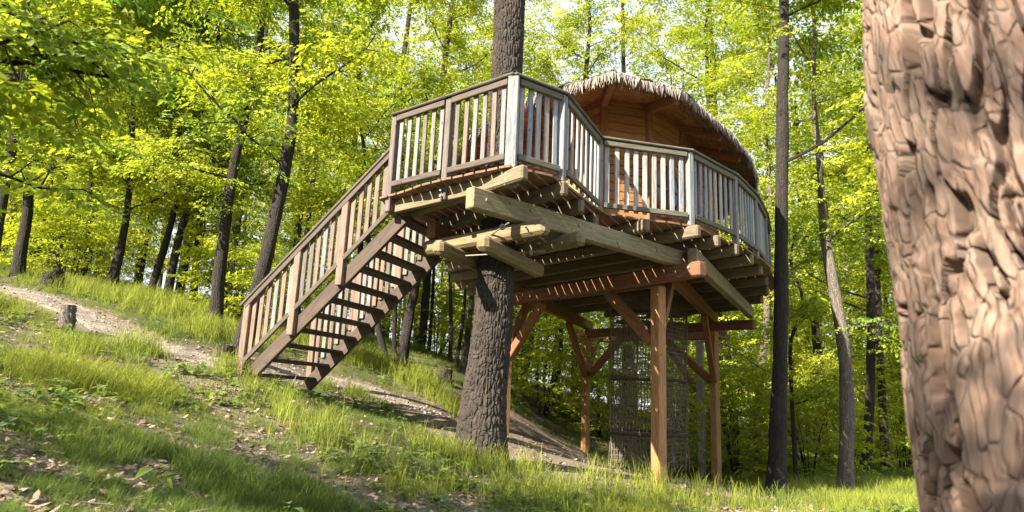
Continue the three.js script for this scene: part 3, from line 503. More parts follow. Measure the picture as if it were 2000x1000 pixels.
{ // the near trunk at the edge of the view
  const e = [[1690, -60], [1697, 60], [1704, 160], [1722, 320], [1738, 420], [1758, 520], [1776, 620], [1784, 760], [1790, 900], [1797, 1040], [1800, 1300]], pts = [], radii = [];
  e.forEach(([px, py], i) => { const R = 0.3 + (i > 7 ? 0.02 * (i - 7) : 0), p = at(px, py, 1.95), s = V(-p.z, 0, p.x).normalize(); pts.push(p.clone().addScaledVector(s, R * 0.985).addScaledVector(V(p.x, 0, p.z).normalize(), 0.03)); radii.push(R); });
  pts.reverse(); radii.reverse(); const b = pts[0].clone(); b.y = heightAt(b.x, b.z) - 0.3; if (pts[0].y > b.y) { pts.unshift(b); radii.unshift(radii[0] + 0.03); }
  const l = pts[pts.length - 1]; pts.push(l.clone().add(V(0, 0.8, 0)), l.clone().add(V(0.03, 1.6, 0.03)));
  const o = base('foreground_tree', V(b.x, heightAt(b.x, b.z), b.z), 'big rough-barked trunk close up along the right edge', 'tree');
  const C = new THREE.CatmullRomCurve3(pts), ev = []; for (let i = 0; i <= 24; i++) ev.push(lerp(0.325, 0.285, i / 24));
  const rid = (c, l, q, k, f, th, o) => smooth(0.05, th, Math.abs(noise(c * k + o, l * f + o, q * k)));
  const dd = (a, L2) => { const c = Math.cos(a), q = Math.sin(a), w = 0.12 * noise(c * 5, L2 * 6, q * 5), m = rid(c + w, L2, q + w, 6.4, 1.2, 0.13, 2), u = a / 6.283185 + 0.006 * noise(c * 6, L2 * 5, q * 6), g = smooth(0.02, 0.2, plates(u, L2 / 0.16 + 0.5 * noise(c * 3, L2 * 2, q * 3), 30, 0)), h = plates.h; return 0.055 * (m - 0.85) + (0.008 * (g - 0.8) + 0.008 * (h - 0.5) * g) * m + 0.012 * noise(c * 1.6, L2 * 1.8, q * 1.6); };
  const fibre = (u, v) => 0.5 * tile(u, v, 24, 4, 4) + 0.45 * tile(u, v, 48, 14, 2) + 0.3 * tile(u, v, 9, 3, 9), wrap = u => ((u % 1) + 1) % 1;
  const nearMap = dataTex(1024, 1024, (u, v) => { const k = 0.72 + 0.42 * fibre(u, v), g = 0.12 * tile(u, v, 7, 4, 14); return [k, k * (1 + g), k * (1 + 1.5 * g)]; });
  const nearBump = dataTex(1024, 1024, (u, v) => { const uu = wrap(u + 0.006 * tile(u, v, 6, 5, 5)), p = plates(uu, v * 14 + 1.1 * tile(u, v, 5, 3, 3), 62, 14), h = 0.5 * smooth(0.02, 0.26, p) + 0.3 * plates.h + 0.2 * (0.5 + fibre(u, v)); return [h, h, h]; });
  M.nearBark = std([0.265, 0.178, 0.132], { map: nearMap, bumpMap: nearBump, bumpScale: 0.013, roughness: 0.95 });
  BARK.push(M.nearBark);
  growTree(o, { pts, radii: ev, seed: 12, limbs: 2, h0: 3.4, reach: 1.6, sprays: 60, bark: 3, seg: 560, step: 0.009, disp: dd });
}
const G1 = 'slender trees standing along the bank left of the stairs', G2 = 'slender trees standing between the stairs and the oak', G3 = 'trees standing right of the tree house';
treeAt('slender_tree', 'dark leaning tree right behind the foot of the stairs with a pale flared root', [[466, 697, 10.8], [490, 620, 10.8], [520, 500, 10.8], [548, 370, 10.8], [571, 230, 10.7], [575, 110, 10.6], [574, -20, 10.5]], [44, 36, 32, 30, 26, 23, 21], { seed: 21, limbs: 14, h0: 2.2, reach: 2.3, sprays: 1009, tone: 0.45 }, G1);
treeAt('slender_tree', 'dark trunk on the bank just left of the leaning tree behind the stairs', [[419, 636, 12.8], [428, 540, 12.8], [438, 455, 12.8], [458, 320, 12.8], [480, 220, 12.8], [505, 100, 12.8], [520, -20, 12.8]], [30, 27, 25, 22, 19, 16, 14], { seed: 22, limbs: 14, h0: 1.8, reach: 2.2, sprays: 977 }, G1);
treeAt('slender_tree', 'short thin trunk between two taller ones on the bank above the path', [[376, 602, 16.8], [381, 540, 16.8], [386, 480, 16.8], [396, 380, 16.8], [410, 200, 16.8]], [18, 16, 15, 13, 10], { seed: 23, limbs: 12, h0: 1.4, reach: 2.2, sprays: 846 }, G1);
treeAt('slender_tree', 'right one of the pair of trunks leaning right on the grassy bank', [[325, 590, 16.5], [338, 520, 16.5], [354, 448, 16.5], [382, 370, 16.5], [398, 270, 16.5], [401, 185, 16.5], [404, 40, 16.5]], [19, 18, 16, 15, 13, 12, 10], { seed: 24, limbs: 13, h0: 2.4, reach: 2.2, sprays: 846 }, G1);
treeAt('slender_tree', 'left one of the pair of trunks leaning right on the grassy bank', [[291, 580, 16.9], [306, 530, 16.9], [322, 480, 16.9], [338, 420, 16.9], [350, 340, 16.9], [352, 200, 16.9]], [17, 16, 15, 13, 11, 9], { seed: 25, limbs: 12, h0: 1.8, reach: 2.1, sprays: 814 }, G1);
treeAt('slender_tree', 'dark trunk with a widened foot left of the leaning pair on the bank', [[217, 573, 17.2], [224, 530, 17.2], [234, 490, 17.2], [246, 430, 17.2], [255, 330, 17.2], [262, 180, 17.2]], [23, 20, 18, 14, 12, 10], { seed: 26, limbs: 13, h0: 1.7, reach: 2.3, sprays: 846 }, G1);
treeAt('slender_tree', 'thin trunk with a crooked stem behind the large stump beside the path', [[158, 556, 21], [170, 490, 21], [172, 420, 21], [178, 340, 21], [184, 200, 21]], [13, 11, 9, 8, 7], { seed: 27, limbs: 11, h0: 1.8, reach: 2.5, sprays: 748 }, G1);
treeAt('slender_tree', 'stout dark trunk above the head of the path at far left', [[33, 545, 18], [41, 490, 18], [52, 430, 18], [58, 340, 18], [66, 250, 18], [68, 120, 18]], [24, 21, 20, 18, 16, 13], { seed: 28, limbs: 13, h0: 1.7, reach: 2.4, sprays: 846 }, G1);
treeAt('slender_tree', 'slanting trunk cut by the left edge above the path', [[-24, 545, 16], [-4, 440, 16], [12, 350, 16], [24, 290, 16], [36, 150, 16]], [22, 20, 18, 16, 12], { seed: 29, limbs: 12, h0: 1.8, reach: 2.3, sprays: 782 }, G1);
treeAt('slender_tree', 'thin curved trunk rising behind the stair handrail', [[690, 700, 17.5], [704, 560, 17.5], [703, 440, 17.5], [699, 350, 17.5], [692, 275, 17.5], [697, 180, 17.5], [708, 100, 17.5], [722, 55, 17.5], [766, -10, 17.5]], [18, 16, 15, 14, 13, 11, 9, 8, 6], { seed: 30, limbs: 15, h0: 2.5, reach: 2.5, sprays: 1031, tone: 0.25 }, G2);
treeAt('slender_tree', 'grey trunk showing among bright leaves left of the oak above the deck', [[818, 735, 20], [830, 600, 20], [845, 400, 20], [857, 230, 20], [866, 150, 20], [876, 60, 20], [890, -20, 20]], [22, 20, 18, 16, 15, 13, 11], { seed: 31, limbs: 15, h0: 5, reach: 2.8, sprays: 1061, tone: 0.2 }, G2);
treeAt('slender_tree', 'thick dark trunk leaning right behind the lower stairs', [[783, 722, 14.5], [792, 660, 14.5], [803, 600, 14.5], [812, 560, 14.5], [822, 500, 14.5]], [28, 25, 23, 21, 18], { seed: 32, limbs: 8, h0: 3, reach: 2.0, sprays: 382 }, G2);
treeAt('slender_tree', 'dark trunk leaning left beside the thick one behind the stairs', [[752, 706, 15.4], [744, 665, 15.4], [737, 630, 15.4], [728, 560, 15.4], [720, 470, 15.4]], [18, 16, 15, 13, 12], { seed: 33, limbs: 8, h0: 2.6, reach: 2, sprays: 382 }, G2);
treeAt('slender_tree', 'narrow grey trunk between the two dark leaning ones behind the stairs', [[769, 700, 16.5], [770, 650, 16.5], [772, 600, 16.5], [775, 520, 16.5]], [12, 11, 11, 9], { seed: 34, limbs: 7, h0: 2.6, reach: 2, sprays: 323 }, G2);
treeAt('slender_tree', 'light brown trunk just left of the oak in the gap under the deck', [[905, 725, 17], [914, 650, 17], [921, 580, 17], [927, 490, 17]], [17, 15, 13, 11], { seed: 35, limbs: 8, h0: 3, reach: 2, sprays: 382 }, G2);
treeAt('slender_tree', 'second thin trunk from the oak in the gap under the deck', [[889, 727, 17.6], [898, 670, 17.6], [906, 610, 17.6], [912, 500, 17.6]], [10, 9, 8, 7], { seed: 36, limbs: 7, h0: 3, reach: 2, sprays: 323 }, G2);
treeAt('slender_tree', 'third thin trunk from the oak, straight and dark, in the gap under the deck', [[877, 722, 18.5], [881, 650, 18.5], [880, 580, 18.5], [878, 480, 18.5]], [10, 9, 9, 8], { seed: 37, limbs: 7, h0: 3, reach: 2.1, sprays: 323 }, G2);
treeAt('slender_tree', 'thin trunk right of the leaning dark ones and left of the mossy stump', [[836, 712, 20], [841, 640, 20], [846, 560, 20], [850, 470, 20]], [10, 9, 8, 7], { seed: 38, limbs: 7, h0: 2.5, reach: 2.2, sprays: 352 }, G2);
treeAt('slender_tree', 'tall straight dark trunk just right of the deck with a long side limb', [[1516, 968, 12.5], [1520, 850, 12.5], [1525, 640, 12.5], [1526, 460, 12.5], [1527, 300, 12.5], [1529, 190, 12.5], [1531, 80, 12.5], [1533, -40, 12.5]], [41, 38, 34, 31, 29, 26, 22, 19], { seed: 41, limbs: 13, h0: 5.6, reach: 2.4, sprays: 772, tall: 3, tone: 0.25, fixedLimbs: [[at(1540, 445, 12.5), at(1705, 298, 11.6), 0.13, 36, 0.35], [at(1520, 175, 12.5), at(1400, 120, 13.4), 0.04, 50]] }, G3);
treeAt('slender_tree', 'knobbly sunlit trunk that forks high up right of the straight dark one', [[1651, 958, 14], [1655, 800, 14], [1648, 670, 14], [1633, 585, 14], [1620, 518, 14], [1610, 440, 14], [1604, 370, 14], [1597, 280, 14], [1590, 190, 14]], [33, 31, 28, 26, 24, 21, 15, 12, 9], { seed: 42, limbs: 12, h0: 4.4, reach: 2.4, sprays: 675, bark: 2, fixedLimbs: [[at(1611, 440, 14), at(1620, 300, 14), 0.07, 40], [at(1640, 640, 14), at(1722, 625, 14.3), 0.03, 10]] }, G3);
treeAt('slender_tree', 'dark trunk left one of two standing close together right of the forked tree', [[1691, 927, 19], [1698, 800, 19], [1701, 680, 19], [1700, 560, 19], [1697, 430, 19], [1695, 300, 19]], [20, 19, 18, 17, 15, 11], { seed: 43, limbs: 13, h0: 3, reach: 2.5, sprays: 675 }, G3);
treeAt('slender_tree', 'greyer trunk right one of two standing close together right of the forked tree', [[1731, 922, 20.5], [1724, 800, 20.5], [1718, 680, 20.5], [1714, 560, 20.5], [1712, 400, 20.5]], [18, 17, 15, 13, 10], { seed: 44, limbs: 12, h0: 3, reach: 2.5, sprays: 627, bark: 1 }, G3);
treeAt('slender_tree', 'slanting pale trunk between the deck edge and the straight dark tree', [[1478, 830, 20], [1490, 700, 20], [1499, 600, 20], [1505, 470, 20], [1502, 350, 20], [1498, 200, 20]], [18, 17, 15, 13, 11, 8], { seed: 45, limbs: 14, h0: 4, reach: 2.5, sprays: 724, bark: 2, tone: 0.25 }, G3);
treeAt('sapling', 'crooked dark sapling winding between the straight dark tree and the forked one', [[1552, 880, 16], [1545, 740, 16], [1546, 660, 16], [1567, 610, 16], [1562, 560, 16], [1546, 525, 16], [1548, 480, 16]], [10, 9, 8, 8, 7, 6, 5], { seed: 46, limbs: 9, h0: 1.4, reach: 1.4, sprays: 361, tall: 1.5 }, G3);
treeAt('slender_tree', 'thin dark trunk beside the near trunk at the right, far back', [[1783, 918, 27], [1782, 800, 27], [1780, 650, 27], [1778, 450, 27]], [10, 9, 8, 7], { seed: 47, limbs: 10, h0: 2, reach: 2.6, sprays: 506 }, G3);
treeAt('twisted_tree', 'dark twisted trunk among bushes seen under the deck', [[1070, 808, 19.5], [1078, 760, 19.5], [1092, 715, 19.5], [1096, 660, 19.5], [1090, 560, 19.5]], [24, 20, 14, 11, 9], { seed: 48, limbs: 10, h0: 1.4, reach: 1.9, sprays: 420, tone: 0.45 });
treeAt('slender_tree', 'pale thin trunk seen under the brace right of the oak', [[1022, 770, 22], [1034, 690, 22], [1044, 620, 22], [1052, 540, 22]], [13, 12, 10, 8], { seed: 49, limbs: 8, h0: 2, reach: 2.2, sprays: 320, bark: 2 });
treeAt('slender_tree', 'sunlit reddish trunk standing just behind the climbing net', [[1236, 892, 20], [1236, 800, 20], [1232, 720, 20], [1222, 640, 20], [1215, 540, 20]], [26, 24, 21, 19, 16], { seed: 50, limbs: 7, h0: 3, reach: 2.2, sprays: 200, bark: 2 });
treeAt('slender_tree', 'tree with a thin forked stem showing above the thatched roof', [[1120, 800, 24], [1128, 500, 24], [1140, 200, 24], [1148, 100, 24], [1152, 40, 24], [1140, -30, 24]], [16, 15, 13, 10, 8, 6], { seed: 51, limbs: 20, h0: 6, reach: 3.4, sprays: 1500, tone: 0.2 });
treeAt('slender_tree', 'leafy tree rising behind the right slope of the thatch', [[1400, 850, 23], [1390, 500, 23], [1385, 250, 23], [1380, 60, 23]], [15, 14, 11, 8], { seed: 52, limbs: 18, h0: 5, reach: 3.2, sprays: 1200, tone: 0.2 });
{ // a tree just outside the left edge whose boughs hang into the view
  const b = at(-560, 800, 4.3), g = heightAt(b.x, b.z), o = base('overhanging_tree', V(b.x, g, b.z), 'tree at the upper left whose dark leafy boughs hang in close by', 'tree');
  const s = y => V(b.x, y, b.z);
  growTree(o, { pts: [s(g - 0.3), s(g + 1.5), s(g + 3), s(g + 4.6)], radii: [0.11, 0.095, 0.07, 0.04], seed: 61, limbs: 5, h0: 3.2, reach: 1.3, sprays: 50, tone: 0.7, scale: 0.72,
    fixedLimbs: [[s(1.3), at(120, 170, 4.1), 0.022, 30], [s(1.6), at(220, 130, 4.3), 0.024, 40], [s(1.9), at(170, 30, 3.9), 0.022, 30], [s(1.5), at(50, 100, 3.7), 0.02, 24], [s(2.1), at(330, 10, 4.4), 0.022, 30], [s(1.45), at(230, 240, 4.7), 0.018, 24], [s(1.0), at(80, 290, 4.9), 0.015, 14]] });
}
// trees outside the view, behind it to the left, whose crowns dapple the slope
for (const [x, z, h, seed, label, n, rc] of [[-5.2, 5.2, 6.5, 71, 'leafy tree standing out of view behind the lower slope', 190, 2.0], [-9, 1.2, 6.8, 72, 'tall leafy tree standing out of view up the slope', 110, 2.4], [-11, 6.5, 10, 73, 'tall tree standing out of view beyond the leafy one', 110, 2.6], [-3.1, 3.0, 3.9, 74, 'young leafy tree standing out of view close to the near trunk', 420, 1.0]]) {
  const g = heightAt(x, z), o = base('shading_tree', V(x, g, z), label, 'tree'), s = (y, q) => V(x + q, g + y, z), R = h > 4 ? 0.16 : 0.05;
  growTree(o, { pts: [s(-0.3, 0), s(h * 0.4, 0.1), s(h * 0.75, -0.1), s(h, 0)], radii: [R, R * 0.8, R * 0.55, R * 0.25], seed, limbs: 11, h0: seed === 74 ? 2.65 : h * 0.42, reach: rc, sprays: n });
}
// the wood further back: no one could count it
{
  const o = base('distant_wood', null, 'mass of bright green trees filling the far wood', 'woodland', null, 'stuff'), r = rng(91), tr = [], it = [[], []];
  for (let k = 0; k < 230; k++) {
    const a = (-52 + 104 * r()) * Math.PI / 180, d = 22 + 40 * Math.pow(r(), 0.8), x = Math.sin(a) * d, z = -Math.cos(a) * d; if (Math.hypot(x - 1.7, z + 12.4) < 8) continue;
    const g = heightAt(x, z), H = 9 + 11 * r(), lean = (r() - 0.5) * 1.5, rr = 0.09 + 0.1 * r(), n = 300 + 220 * r();
    tr.push(tube([V(x, g - 0.4, z), V(x + lean * 0.3, g + H * 0.4, z), V(x + lean, g + H, z)], [rr, rr * 0.8, rr * 0.3], 7));
    for (let i = 0; i < n; i++) { const h = H * (0.06 + 1.02 * r()), b = r() * 6.283, q = (0.5 + 2.3 * Math.sqrt(r())) * (h < 2 ? 0.9 : 1), p = V(x + lean * h / H + Math.cos(b) * q, g + h, z + Math.sin(b) * q); it[i & 1].push([p, qOf(r() * 6.283, (r() - 0.5) * 0.9, (r() - 0.5) * 0.9), 1.25 + 0.7 * r(), leafColor(r, clamp(0.3 + 0.45 * noise(p.x * 0.4, p.y * 0.4, p.z * 0.4) + 0.4 * (r() - 0.5)))]); }
  }
  meshOf('far_trunks', mergeGeometries(tr), BARK[0], o).userData.kind = 'stuff';
  instanced('far_foliage', SPRAYS[0], LEAF, it[0], o).userData.kind = 'stuff'; instanced('far_foliage', SPRAYS[1], LEAF, it[1], o).userData.kind = 'stuff';
}
// bushes
function bush(label, px, py, d, w, h, n, tone, seed) {
  const b = at(px, py, d), r = rng(seed), g = heightAt(b.x, b.z), o = base('bush', V(b.x, g, b.z), label, 'bush', 'bushes growing under the trees'), it = [[], []], st = [];
  for (let k = 0; k < 9; k++) { const a = r() * 6.283, q = w * 0.4 * r(), e = V(Math.cos(a) * q, h * (0.5 + 0.45 * r()), Math.sin(a) * q); st.push(tube([V(Math.cos(a) * 0.08, -0.1, Math.sin(a) * 0.08), e.clone().multiplyScalar(0.5).add(V(0, 0.15, 0)), e], [0.018, 0.012, 0.004], 5)); }
  meshOf('stem', mergeGeometries(st), BARK[0], o);
  for (let k = 0; k < n; k++) { const a = r() * 6.283, y = Math.pow(r(), 0.8), q = w / 2 * Math.sqrt(r()) * Math.sqrt(1 - 0.75 * y * y), p = V(Math.cos(a) * q, 0.1 + y * h + 0.25 * noise(a * 2, seed), Math.sin(a) * q), wp = p.clone().add(o.position); if (!clear(wp) && d < 15) continue; it[k & 1].push([p, qOf(a + (r() - 0.5) * 2, (r() - 0.5) * 0.8, (r() - 0.5) * 0.8), 0.7 + 0.5 * r(), leafColor(r, clamp(tone + 0.3 * (r() - 0.5) + 0.3 * noise(p.x, p.y, p.z)))]); }
  instanced('foliage', SPRAYS[0], LEAF, it[0], o); instanced('foliage', SPRAYS[2], LEAF, it[1], o);
}
bush('broad green bush behind the left rear post under the deck', 1060, 800, 18.2, 3.4, 2.6, 520, 0.3, 301);
bush('low bush between the left rear post and the climbing net', 1170, 850, 19, 2.4, 1.7, 320, 0.3, 302);
bush('wide bush behind the right posts under the deck', 1440, 920, 18.4, 3.2, 2.6, 520, 0.3, 303);
bush('bright low bush between the straight dark tree and the forked tree', 1580, 905, 17.5, 2.8, 1.9, 420, 0.2, 304);
bush('bright layered bush behind the knobbly forked tree', 1655, 890, 20.5, 3.2, 2.8, 460, 0.15, 305);
bush('green bush beside the near trunk behind the close pair of trees', 1765, 890, 22, 3, 2.4, 380, 0.25, 306);
bush('leafy bush behind the mossy stump left of the oak', 850, 700, 21, 3.2, 2.0, 360, 0.2, 307);
bush('light green bush on the bank between the stout left trunk and the leaning pair', 130, 545, 20, 3.6, 1.8, 380, 0.2, 308);
bush('leafy bush beside the dark trunk left of the leaning tree', 450, 615, 15.5, 2.4, 1.6, 300, 0.25, 309);
bush('bush of yellow-green leaves behind the climbing net', 1330, 880, 22.5, 3, 2.4, 380, 0.2, 310);

// ───────────── stumps and the climbing net ─────────────
function stump(label, px, py, d, r0, h, bark, seed) {
  const b = at(px, py, d), g = heightAt(b.x, b.z), o = base('tree_stump', V(b.x, g, b.z), label, 'stump', 'cut stumps beside the path'), R = rng(seed), s0 = R() * 20, pts = [], rad = [], n = 14;
  for (let i = 0; i <= n; i++) { const t = i / n; pts.push(V(0.05 * t * (R() - 0.5), -0.12 + (h + 0.12) * t, 0)); rad.push(r0 * (1 + 0.5 * Math.exp(-t * 5)) * (t > 0.99 ? 0.94 : 1)); }
  tube(pts, rad, 36, 'bark', BARK[bark], o, 1, (a, l) => r0 * 0.18 * (smooth(0, 0.35, plates(a / 6.283185, l / 0.15 + s0, 13, 0)) - 0.6) + r0 * 0.15 * noise(Math.cos(a) * 1.2 + s0, l, Math.sin(a)));
  const P = [], uv = [], N = 32; for (let k = 0; k < N; k++) { const f = q => { const a = q / N * 6.2832, rr = r0 * 0.96; return [Math.cos(a) * rr, h + 0.012 * noise(a * 3, s0), Math.sin(a) * rr]; }; P.push(0, h + 0.01, 0, ...f(k + 1), ...f(k)); uv.push(0, 0, 0.4, k / N, 0.4, (k + 1) / N); }
  meshOf('cut_face', geoFrom(P, null, uv), wood([0.30, 0.26, 0.21], woodA), o);
}
stump('grey stump with a slanted side standing in the leaves below the path', 127, 652, 10.6, 0.088, 0.32, 2, 1);
stump('large dark stump above the far end of the path', 98, 566, 15.2, 0.17, 0.3, 0, 2);
stump('small dark stump at the root of the leaning tree by the stairs', 440, 702, 10.5, 0.11, 0.18, 0, 3);
stump('mossy stump in the grass left of the oak', 868, 748, 14.5, 0.14, 0.3, 1, 4);
{
  const b = at(1268, 905, 13.6), g = heightAt(b.x, b.z), o = base('climbing_net', V(b.x, g, b.z), 'square tube of rope climbing net hanging under the deck', 'climbing net'), top = 2.15 - g, r = rng(8), bars = [];
  const c = [[-0.78, 0.2], [0.1, 0.72], [0.78, -0.2], [-0.1, -0.72]], rope = (pts, rr) => bars.push(tube(pts, pts.map(() => rr), 4));
  for (let s = 0; s < 4; s++) {
    const [x0, z0] = c[s], [x1, z1] = c[(s + 1) % 4], n = 15, sag = k => 0.03 * noise(k * 3.1, s), P = (t, y) => { const w = 0.05 * noise(t * 4 + s, y * 1.2); return V(lerp(x0, x1, t) + w, y + 0.02 * noise(t * 9, y * 5, s), lerp(z0, z1, t) + w); };
    for (let k = 0; k <= n; k++) { const q = []; for (let i = 0; i <= 16; i++) q.push(P(k / n + 0.03 * noise(k * 2.3, i * 0.5, s), lerp(0.12 + sag(k), top, i / 16))); rope(q, k === 0 ? 0.014 : 0.0065); }
    for (let y = 0.2; y < top; y += 0.088) { if (r() < 0.22) continue; y += (r() - 0.5) * 0.03; const q = []; for (let k = 0; k <= 8; k++) q.push(P(k / 8, y)); rope(q, 0.0065); }
  }
  meshOf('rope_mesh', mergeGeometries(bars), M.rope, o);
  for (const y of [0.75, 1.75, top - 0.35]) { const fr = sub('net_frame', o); for (let s = 0; s < 4; s++) bar(fr, 'frame_pole', V(c[s][0], y + 0.02 * s, c[s][1]), V(c[(s + 1) % 4][0], y + 0.02 * s, c[(s + 1) % 4][1]), 0.05, 0.05, M.stair, { c: 0.015 }); }
  for (const y of [top - 0.5]) bar(o, 'platform_board', V(-0.6, y, 0.1), V(0.6, y, -0.1), 0.6, 0.03, M.stair);
}

// ───────────── ground plants and litter ─────────────
function tuftGeo(seed, n, seedHeads, spread) {
  const r = rng(seed), P = [], C = [];
  for (let i = 0; i < n; i++) {
    const a = r() * 6.283, o = V((r() - 0.5) * spread, 0, (r() - 0.5) * spread), h = 0.45 + 0.55 * r(), bend = (0.15 + 0.65 * r()) * h, d = V(Math.cos(a), 0, Math.sin(a)), sd = V(-d.z, 0, d.x), w = 0.005 + 0.0045 * r(), k = 0.75 + 0.5 * r();
    const at2 = t => o.clone().addScaledVector(d, bend * t * t).add(V(0, h * (t - 0.22 * t * t * (bend / h)), 0)), q = [0, 0.4, 0.75, 1].map(at2), ww = [w, w * 0.9, w * 0.6, 0.0012];
    for (let j = 0; j < 3; j++) { const A = q[j].clone().addScaledVector(sd, ww[j]), B = q[j].clone().addScaledVector(sd, -ww[j]), D = q[j + 1].clone().addScaledVector(sd, ww[j + 1]), E = q[j + 1].clone().addScaledVector(sd, -ww[j + 1]); for (const v of [A, B, D, B, E, D]) { P.push(v.x, v.y, v.z); C.push(k, k, k); } }
    if (seedHeads && i % 3 === 0) for (let j = 0; j < 6; j++) { const c = q[3].clone().lerp(q[2], j / 7), e = c.clone().add(V((r() - 0.5) * 0.05, -0.02 - 0.03 * r(), (r() - 0.5) * 0.05)), f = c.clone().add(V(0, 0.018, 0)); for (const v of [c, e, f]) { P.push(v.x, v.y, v.z); C.push(1.7 * k, 1.35 * k, 2.2 * k); } }
  }
  return geoFrom(P, null, null, C);
}
const TUFT = [tuftGeo(1, 15, false, 0.24), tuftGeo(2, 17, false, 0.3), tuftGeo(3, 12, true, 0.22)];
const ringR = (r, a, b) => a * Math.pow(b / a, r());  // even per picture area rather than per metre
{
  const r = rng(404), it = [[], [], []];
  for (let k = 0; k < 105000; k++) {
    const a = (-46 + 92 * r()) * Math.PI / 180, d = ringR(r, 2.6, 32), x = Math.sin(a) * d, z = -Math.cos(a) * d; if (d < 2.6) continue;
    const g = grassCover(x, z); if (r() > g * g * 1.15) continue;
    const tall = smooth(0.1, 0.5, noise(x * 0.7, 9, z * 0.7) + 0.25 * smooth(0.5, 3.5, x) - 0.05), sc = lerp(0.10, 0.25, tall) * (0.7 + 0.6 * r()) * (d > 11 ? 1.25 : 1), kk = 0.75 + 0.5 * r(), y = smooth(-0.3, 0.4, noise(x * 0.5, 12, z * 0.5));
    it[tall > 0.55 && r() < 0.4 ? 2 : r() < 0.5 ? 0 : 1].push([V(x, heightAt(x, z) - 0.012, z), qOf(r() * 6.283, (r() - 0.5) * 0.3, (r() - 0.5) * 0.3), V(sc * 1.15, sc, sc * 1.15), RGB(lerp(0.12, 0.25, y) * kk, lerp(0.175, 0.285, y) * kk, lerp(0.025, 0.03, y) * kk)]);
  }
  const o = base('grass', null, 'uneven green grass growing over the slope and bank', 'grass', null, 'stuff');
  it.forEach((t, k) => { instanced('grass_tufts', TUFT[k], GRASS, t, o).userData.kind = 'stuff'; });
}
{ // tall grass in front of the oak and the posts
  const r = rng(505), it = [[], []];
  for (const [px, py, d, n, s, h] of [[905, 905, 7.7, 40, 0.5, 0.34], [850, 870, 7.9, 50, 0.6, 0.32], [1010, 915, 7.9, 22, 0.6, 0.36], [1000, 990, 6.5, 50, 0.8, 0.3], [1150, 1000, 6.9, 70, 0.9, 0.3], [1280, 1000, 7.3, 60, 0.8, 0.3], [1390, 995, 7.9, 50, 0.8, 0.3], [640, 850, 7.4, 50, 0.6, 0.32], [560, 800, 8.2, 40, 0.6, 0.3], [460, 740, 9.4, 70, 0.5, 0.32], [270, 665, 9.8, 60, 0.5, 0.34], [170, 690, 8.8, 40, 0.6, 0.28], [740, 960, 6.4, 40, 0.7, 0.26], [1230, 960, 8.6, 26, 0.9, 0.42], [250, 612, 14.6, 130, 1.2, 0.42], [330, 625, 13.6, 130, 1.0, 0.44], [400, 652, 12, 90, 0.8, 0.4], [150, 590, 15.4, 90, 1.2, 0.36], [460, 660, 12.2, 60, 0.7, 0.4], [640, 705, 14.4, 90, 0.9, 0.42], [700, 715, 14.2, 90, 0.9, 0.42], [820, 745, 13.8, 90, 0.9, 0.42], [885, 775, 13.2, 70, 0.7, 0.4], [1700, 935, 16, 160, 1.8, 0.34], [1600, 950, 14, 120, 1.4, 0.34]]) {
    const b = at(px, py, d);
    for (let k = 0; k < n; k++) { const a = r() * 6.283, q = s * Math.sqrt(-Math.log(1 - 0.95 * r())) * 0.6, x = b.x + Math.cos(a) * q, z = b.z + Math.sin(a) * q, sc = h * (0.7 + 0.7 * r()), kk = 0.8 + 0.45 * r(); if (pathDist(x, z) < 0.5) continue; it[k % 2].push([V(x, heightAt(x, z) - 0.01, z), qOf(r() * 6.283, (r() - 0.5) * 0.25, (r() - 0.5) * 0.25), V(sc * 0.95, sc, sc * 0.95), RGB(0.245 * kk, 0.285 * kk, 0.035 * kk)]); }
  }
  const o = base('tall_grass', null, 'tall seeding grass in clumps in front of the oak and posts', 'tall grass', null, 'stuff');
  instanced('grass_clumps', TUFT[2], GRASS, it[0], o).userData.kind = 'stuff'; instanced('grass_clumps', TUFT[1], GRASS, it[1], o).userData.kind = 'stuff';
}
{ // dead leaves
  const P = [], C = [], q = (x, y, z) => V(x, y, z), L = [q(-0.5, 0.1, 0), q(-0.1, 0.02, 0.3), q(0.25, 0.08, 0.2), q(0.5, 0.16, 0), q(0.2, 0.1, -0.24), q(-0.15, 0.0, -0.26)];
  for (let k = 1; k < 5; k++) for (const v of [L[0], L[k], L[k + 1]]) { P.push(v.x, v.y, v.z); C.push(1, 1, 1); }
  const geo = geoFrom(P, null, null, C), r = rng(606), it = [];
  for (let k = 0; k < 26000; k++) {
    const a = (-46 + 92 * r()) * Math.PI / 180, d = ringR(r, 2.4, 22), x = Math.sin(a) * d, z = -Math.cos(a) * d; if (d < 2.4) continue;
    const g = grassCover(x, z), pd = pathDist(x, z); if (r() < g * 0.8 || (pd < 0.5 && r() < 0.6) || (underDeck(x, z) > 0.5 && r() < 0.5)) continue;
    const c = 0.6 + 0.8 * r(), t = r(), s = 0.035 + 0.04 * r(); it.push([V(x, heightAt(x, z) + 0.008 + 0.012 * r(), z), qOf(r() * 6.283, (r() - 0.5) * 1.1, (r() - 0.5) * 1.1), V(s, s * (0.5 + r()), s), RGB(lerp(0.17, 0.30, t) * c, lerp(0.105, 0.225, t) * c, lerp(0.065, 0.165, t) * c)]);
  }
  const o = base('fallen_leaves', null, 'dry brown leaves scattered over the slope', 'fallen leaves', null, 'stuff'); instanced('leaf_litter', geo, LITTER, it, o).userData.kind = 'stuff';
}
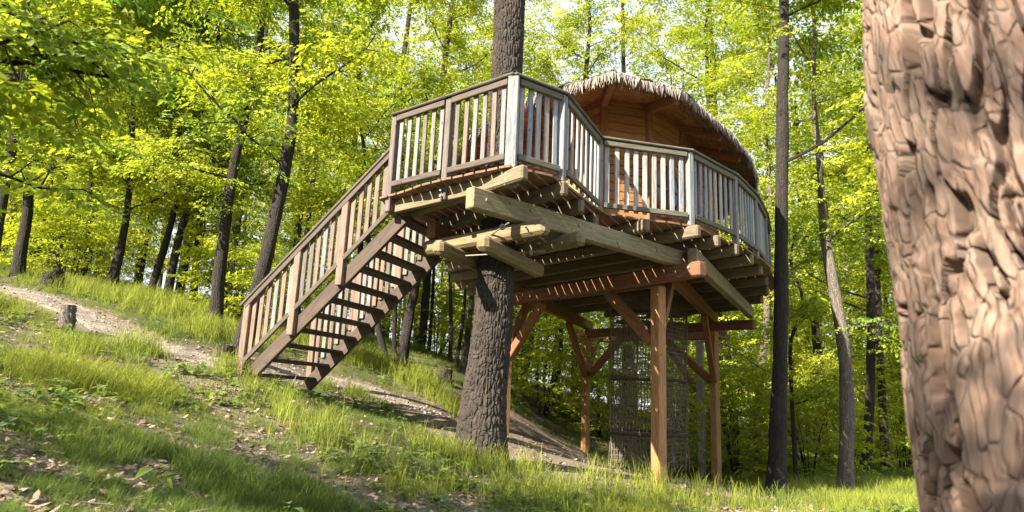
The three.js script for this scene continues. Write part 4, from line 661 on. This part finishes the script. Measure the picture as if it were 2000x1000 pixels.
{ // small stones trodden into the path
  const g = new THREE.IcosahedronGeometry(1, 1), p = g.attributes.position, r = rng(818), it = []; for (let k = 0; k < p.count; k++) { const q = 1 + 0.35 * noise(p.getX(k) * 1.7, p.getY(k) * 1.7, p.getZ(k) * 1.7); p.setXYZ(k, p.getX(k) * q, p.getY(k) * q * 0.6, p.getZ(k) * q); } g.computeVertexNormals();
  for (let k = 0; k < 1100; k++) { const c = pathPts[Math.floor(r() * pathPts.length)], x = c.x + (r() + r() - 1) * 0.75, z = c.z + (r() + r() - 1) * 0.75, s = 0.008 + 0.022 * r() * r(), t = 0.7 + 0.6 * r(); it.push([V(x, heightAt(x, z) + 0.012, z), qOf(r() * 6.283, r() - 0.5, r() - 0.5), s, RGB(0.29 * t, 0.26 * t, 0.23 * t)]); }
  const o = base('gravel', null, 'small stones trodden into the earth path', 'gravel', null, 'stuff'); instanced('pebbles', g, std([1, 1, 1], { roughness: 0.9 }), it, o).userData.kind = 'stuff';
}
{ // fallen twigs
  const g = tube([V(-0.5, 0, 0), V(-0.2, 0.03, 0.05), V(0.15, 0.02, -0.03), V(0.5, 0.05, 0.04)], [0.018, 0.016, 0.012, 0.005], 5), r = rng(929), it = [];
  for (let k = 0; k < 1500; k++) { const a = (-46 + 92 * r()) * Math.PI / 180, d = ringR(r, 2.6, 18), x = Math.sin(a) * d, z = -Math.cos(a) * d, s = 0.12 + 0.45 * r() * r(), t = 0.6 + 0.9 * r(); it.push([V(x, heightAt(x, z) + 0.012, z), qOf(r() * 6.283, (r() - 0.5) * 0.25, r() * 6.283), V(s, s * 0.6, s), RGB(0.16 * t, 0.125 * t, 0.095 * t)]); }
  const o = base('fallen_twigs', null, 'thin dry twigs lying among the leaves and grass', 'twigs', null, 'stuff'); instanced('twig_litter', g, std([1, 1, 1], { roughness: 0.95 }), it, o).userData.kind = 'stuff';
}
{ // low broad-leaved plants
  const mk = seed => { const r = rng(seed), P = [], C = []; for (let i = 0; i < 8; i++) { const a = r() * 6.283, h = 0.25 + 0.75 * r(), q = 0.35 * r(), d = V(Math.cos(a), 0.15 - 0.5 * r(), Math.sin(a)).normalize(), up = V(0, 1, 0).addScaledVector(d, -d.y).normalize(), l = 0.55 + 0.4 * r(); leafGeo(P, C, V(Math.cos(a) * q, h, Math.sin(a) * q), d, up, l, l * 0.62, 0.8 + 0.4 * r()); } return geoFrom(P, null, null, C); };
  const g = [mk(1), mk(2)], r = rng(707), it = [[], []];
  for (let k = 0; k < 5200; k++) {
    const a = (-46 + 92 * r()) * Math.PI / 180, d = ringR(r, 2.4, 20), x = Math.sin(a) * d, z = -Math.cos(a) * d, c = noise(x * 0.8, 22, z * 0.8) + 0.3 * smooth(0, -4, x); if (d < 2.4 || r() > smooth(-0.1, 0.5, c) || pathDist(x, z) < 0.8 || underDeck(x, z) > 0.3) continue;
    const s = 0.07 + 0.07 * r(), t = r(); it[k & 1].push([V(x, heightAt(x, z) - 0.01, z), qOf(r() * 6.283, (r() - 0.5) * 0.4, (r() - 0.5) * 0.4), s, RGB(lerp(0.09, 0.24, t), lerp(0.17, 0.31, t), lerp(0.035, 0.03, t))]);
  }
  const o = base('ground_cover', null, 'low broad-leaved green plants among the grass', 'ground cover', null, 'stuff'); it.forEach((t, k) => { instanced('low_plants', g[k], LEAF, t, o).userData.kind = 'stuff'; });
}
renderer.render(scene, camera);
